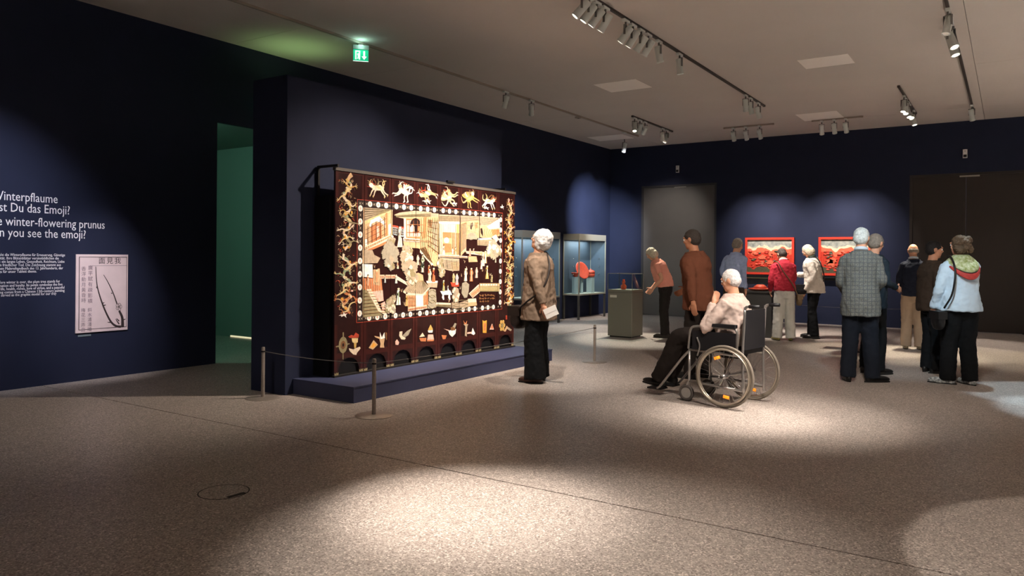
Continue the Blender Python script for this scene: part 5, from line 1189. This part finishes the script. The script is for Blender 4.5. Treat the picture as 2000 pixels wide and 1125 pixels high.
# ================================================================ WHEELCHAIR
WL = V((-2.234, 6.989, 0)); ph = math.atan2(.15, -.99)
fw_ = V((math.cos(ph), math.sin(ph), 0)); rt_ = V((fw_.y, -fw_.x, 0))      # wearer's right
wc = thing('wheelchair', 'folding wheelchair with spoked wheels and orange reflectors', 'wheelchair', WL+rt_*.29, ph-PI/2)
RUB = mat('grey_tyre', '#7a7166', .7); RIMM = mat('wheel_rim', '#b5ab9c', .35, metal=.7); CHR = mat('wheelchair_frame', '#a9a6a3', .3, metal=.8); VINYL = mat('black_vinyl', '#17161a', .55); ORG = mat('orange_reflector', '#ff8a1c', .3, emit=.25)
RW = .295
def circ(r, x, n=48, cy=0, cz=RW): return [(x, cy+r*math.cos(2*PI*k/n), cz+r*math.sin(2*PI*k/n)) for k in range(n)]
tyre = MB().tube(circ(RW-.014, 0, cz=0), .014, 10, closed=True).mesh('tyre'); rimm = MB().tube(circ(RW-.035, 0, cz=0), .009, 8, closed=True).mesh('rim'); hrim = MB().tube(circ(RW-.038, 0, cz=0), .0085, 8, closed=True).mesh('hand_rim')
spk = MB().tube([(0, 0, .02), (0, 0, RW-.04)], .0016, 5).mesh('spoke'); hub = MB().tube([(-.045, 0, 0), (.045, 0, 0)], [.026, .026], 16).mesh('hub'); axl = MB().tube([(-.05, 0, 0), (.05, 0, 0)], .012, 10).mesh('axle_cap')
refl = MB().box(-.004, .004, -.03, .03, -.014, .014).mesh('reflector')
for me, mm in ((tyre, RUB), (rimm, RIMM), (hrim, RIMM), (spk, CHR), (hub, CHR), (axl, DGREY), (refl, ORG)):
    me.materials.append(mm); me.polygons.foreach_set('use_smooth', [True]*len(me.polygons))
for s in (-1, 1):
    wh = part('wheel', tyre, wc, (s*.29, 0, RW)); part('rim', rimm, wh); part('hand_rim', hrim, wh, (s*.035, 0, 0)); part('hub', hub, wh); part('axle_cap', axl, wh, (s*.01, 0, 0))
    for k in range(6): a = k*PI/3; pp_ = MB().tube([(0, (RW-.04)*math.cos(a), (RW-.04)*math.sin(a)), (s*.035, (RW-.038)*math.cos(a), (RW-.038)*math.sin(a))], .004, 6).build('rim_bracket', CHR, wh)
    for k in range(28): part('spoke', spk, wh, ((.012 if k % 2 else -.012), 0, 0), (2*PI*k/28, 0, 0))
    part('reflector', refl, wh, (0, .075, .17), (R(-20), 0, 0)); part('reflector', refl, wh, (0, -.02, -.19), (R(8), 0, 0))
def bar(name, pts, r=.0125, m_=CHR, k=5): MB().tube(catmull(pts, k) if len(pts) > 2 else pts, r, 10).build(name, m_, wc, True)
for s in (-1, 1):
    x = s*.225
    bar('side_frame', [(x, -.16, .12), (x, -.15, .50), (x, -.17, .95)], .0125); bar('seat_rail', [(x, -.15, .49), (x, .40, .51)]); bar('lower_rail', [(x, -.15, .17), (x, .40, .20)]); bar('front_post', [(x, .40, .12), (x, .40, .52)])
    bar('push_handle', [(x, -.17, .93), (x, -.19, .955), (x, -.28, .96)], .013); bar('handle_grip', [(x, -.21, .958), (x, -.31, .96)], .018, VINYL)
    bar('arm_support', [(x+s*.02, -.10, .50), (x+s*.02, -.10, .72), (x+s*.02, .0, .745), (x+s*.02, .30, .745), (x+s*.02, .38, .70), (x+s*.02, .40, .52)], .012)
    MB().box(x+s*.02-.025, x+s*.02+.025, -.10, .22, .752, .782, bev=.01).build('armrest', VINYL, wc)
    MB().box(x+s*.02-.003, x+s*.02+.003, -.09, .36, .52, .70).build('skirt_guard', VINYL, wc)
    bar('leg_rest', [(x, .40, .50), (x*.95, .50, .40), (x*.9, .72, .13), (x*.85, .78, .08)], .0125)
    MB().box(min(x*.85, x*.25), max(x*.85, x*.25), .74, .90, .065, .08).build('footplate', DGREY, wc)
    bar('brake_lever', [(x+s*.03, .30, .46), (x+s*.04, .27, .56), (x+s*.04, .30, .64)], .008)
    bar('caster_fork', [(x, .40, .20), (x, .42, .17), (x, .43, .09)], .012)
    c = MB().tube([(x, .43+.066*math.cos(2*PI*k/24), .083+.066*math.sin(2*PI*k/24)) for k in range(24)], .0165, 8, closed=True).build('caster_wheel', mat('caster_rubber', '#4a4440', .7), wc, True)
    MB().tube([(x-.012, .43, .083), (x+.012, .43, .083)], .052, 16).build('caster_disc', mat('caster_disc', '#8a857f', .5), c)
bar('cross_brace', [(-.225, .1, .17), (.225, .12, .49)]); bar('cross_brace', [(.225, .14, .17), (-.225, .14, .49)]); bar('axle_bar', [(-.27, 0, RW), (.27, 0, RW)], .01)
MB().box(-.215, .215, -.15, .40, .505, .54, bev=.01).build('seat', VINYL, wc)
m = MB().box(-.215, .215, -.175, -.15, .55, .92, bev=.008); m.build('backrest', VINYL, wc)
P, bend, J, F = person('seated person in a pale shirt with a hand raised to the face', WL+rt_*.29, 0, 1.60, lean=.02, head=(.28, .1), seat=(0, .05, -.325), world_phi=ph,
    armL=((-.27, .24, .765), (-.12, .215, 1.03)), armR=((.25, .14, .82), (.19, .34, .84)), palms=((0, 0, -1), (.6, .5, .2)), curl=.5,
    legs=[((.09, .03, .62), (.10, .62, .64), (.085, .84, .21), 0, 22), ((-.09, .03, .62), (-.12, .60, .645), (-.10, .87, .18), 4, 6)],
    top=dict(m=cloth('pale_stripe', '#c9b4aa', var=.1, scale=30), hem=.93, bulk=.034, belly=.04, sr=1.2), pants=dict(m=cloth('brown_black', '#211b18'), hem=.088, thigh=.12, knee=.10), hair=('short', 'white'), shoes='#12100f', wide=1.08)
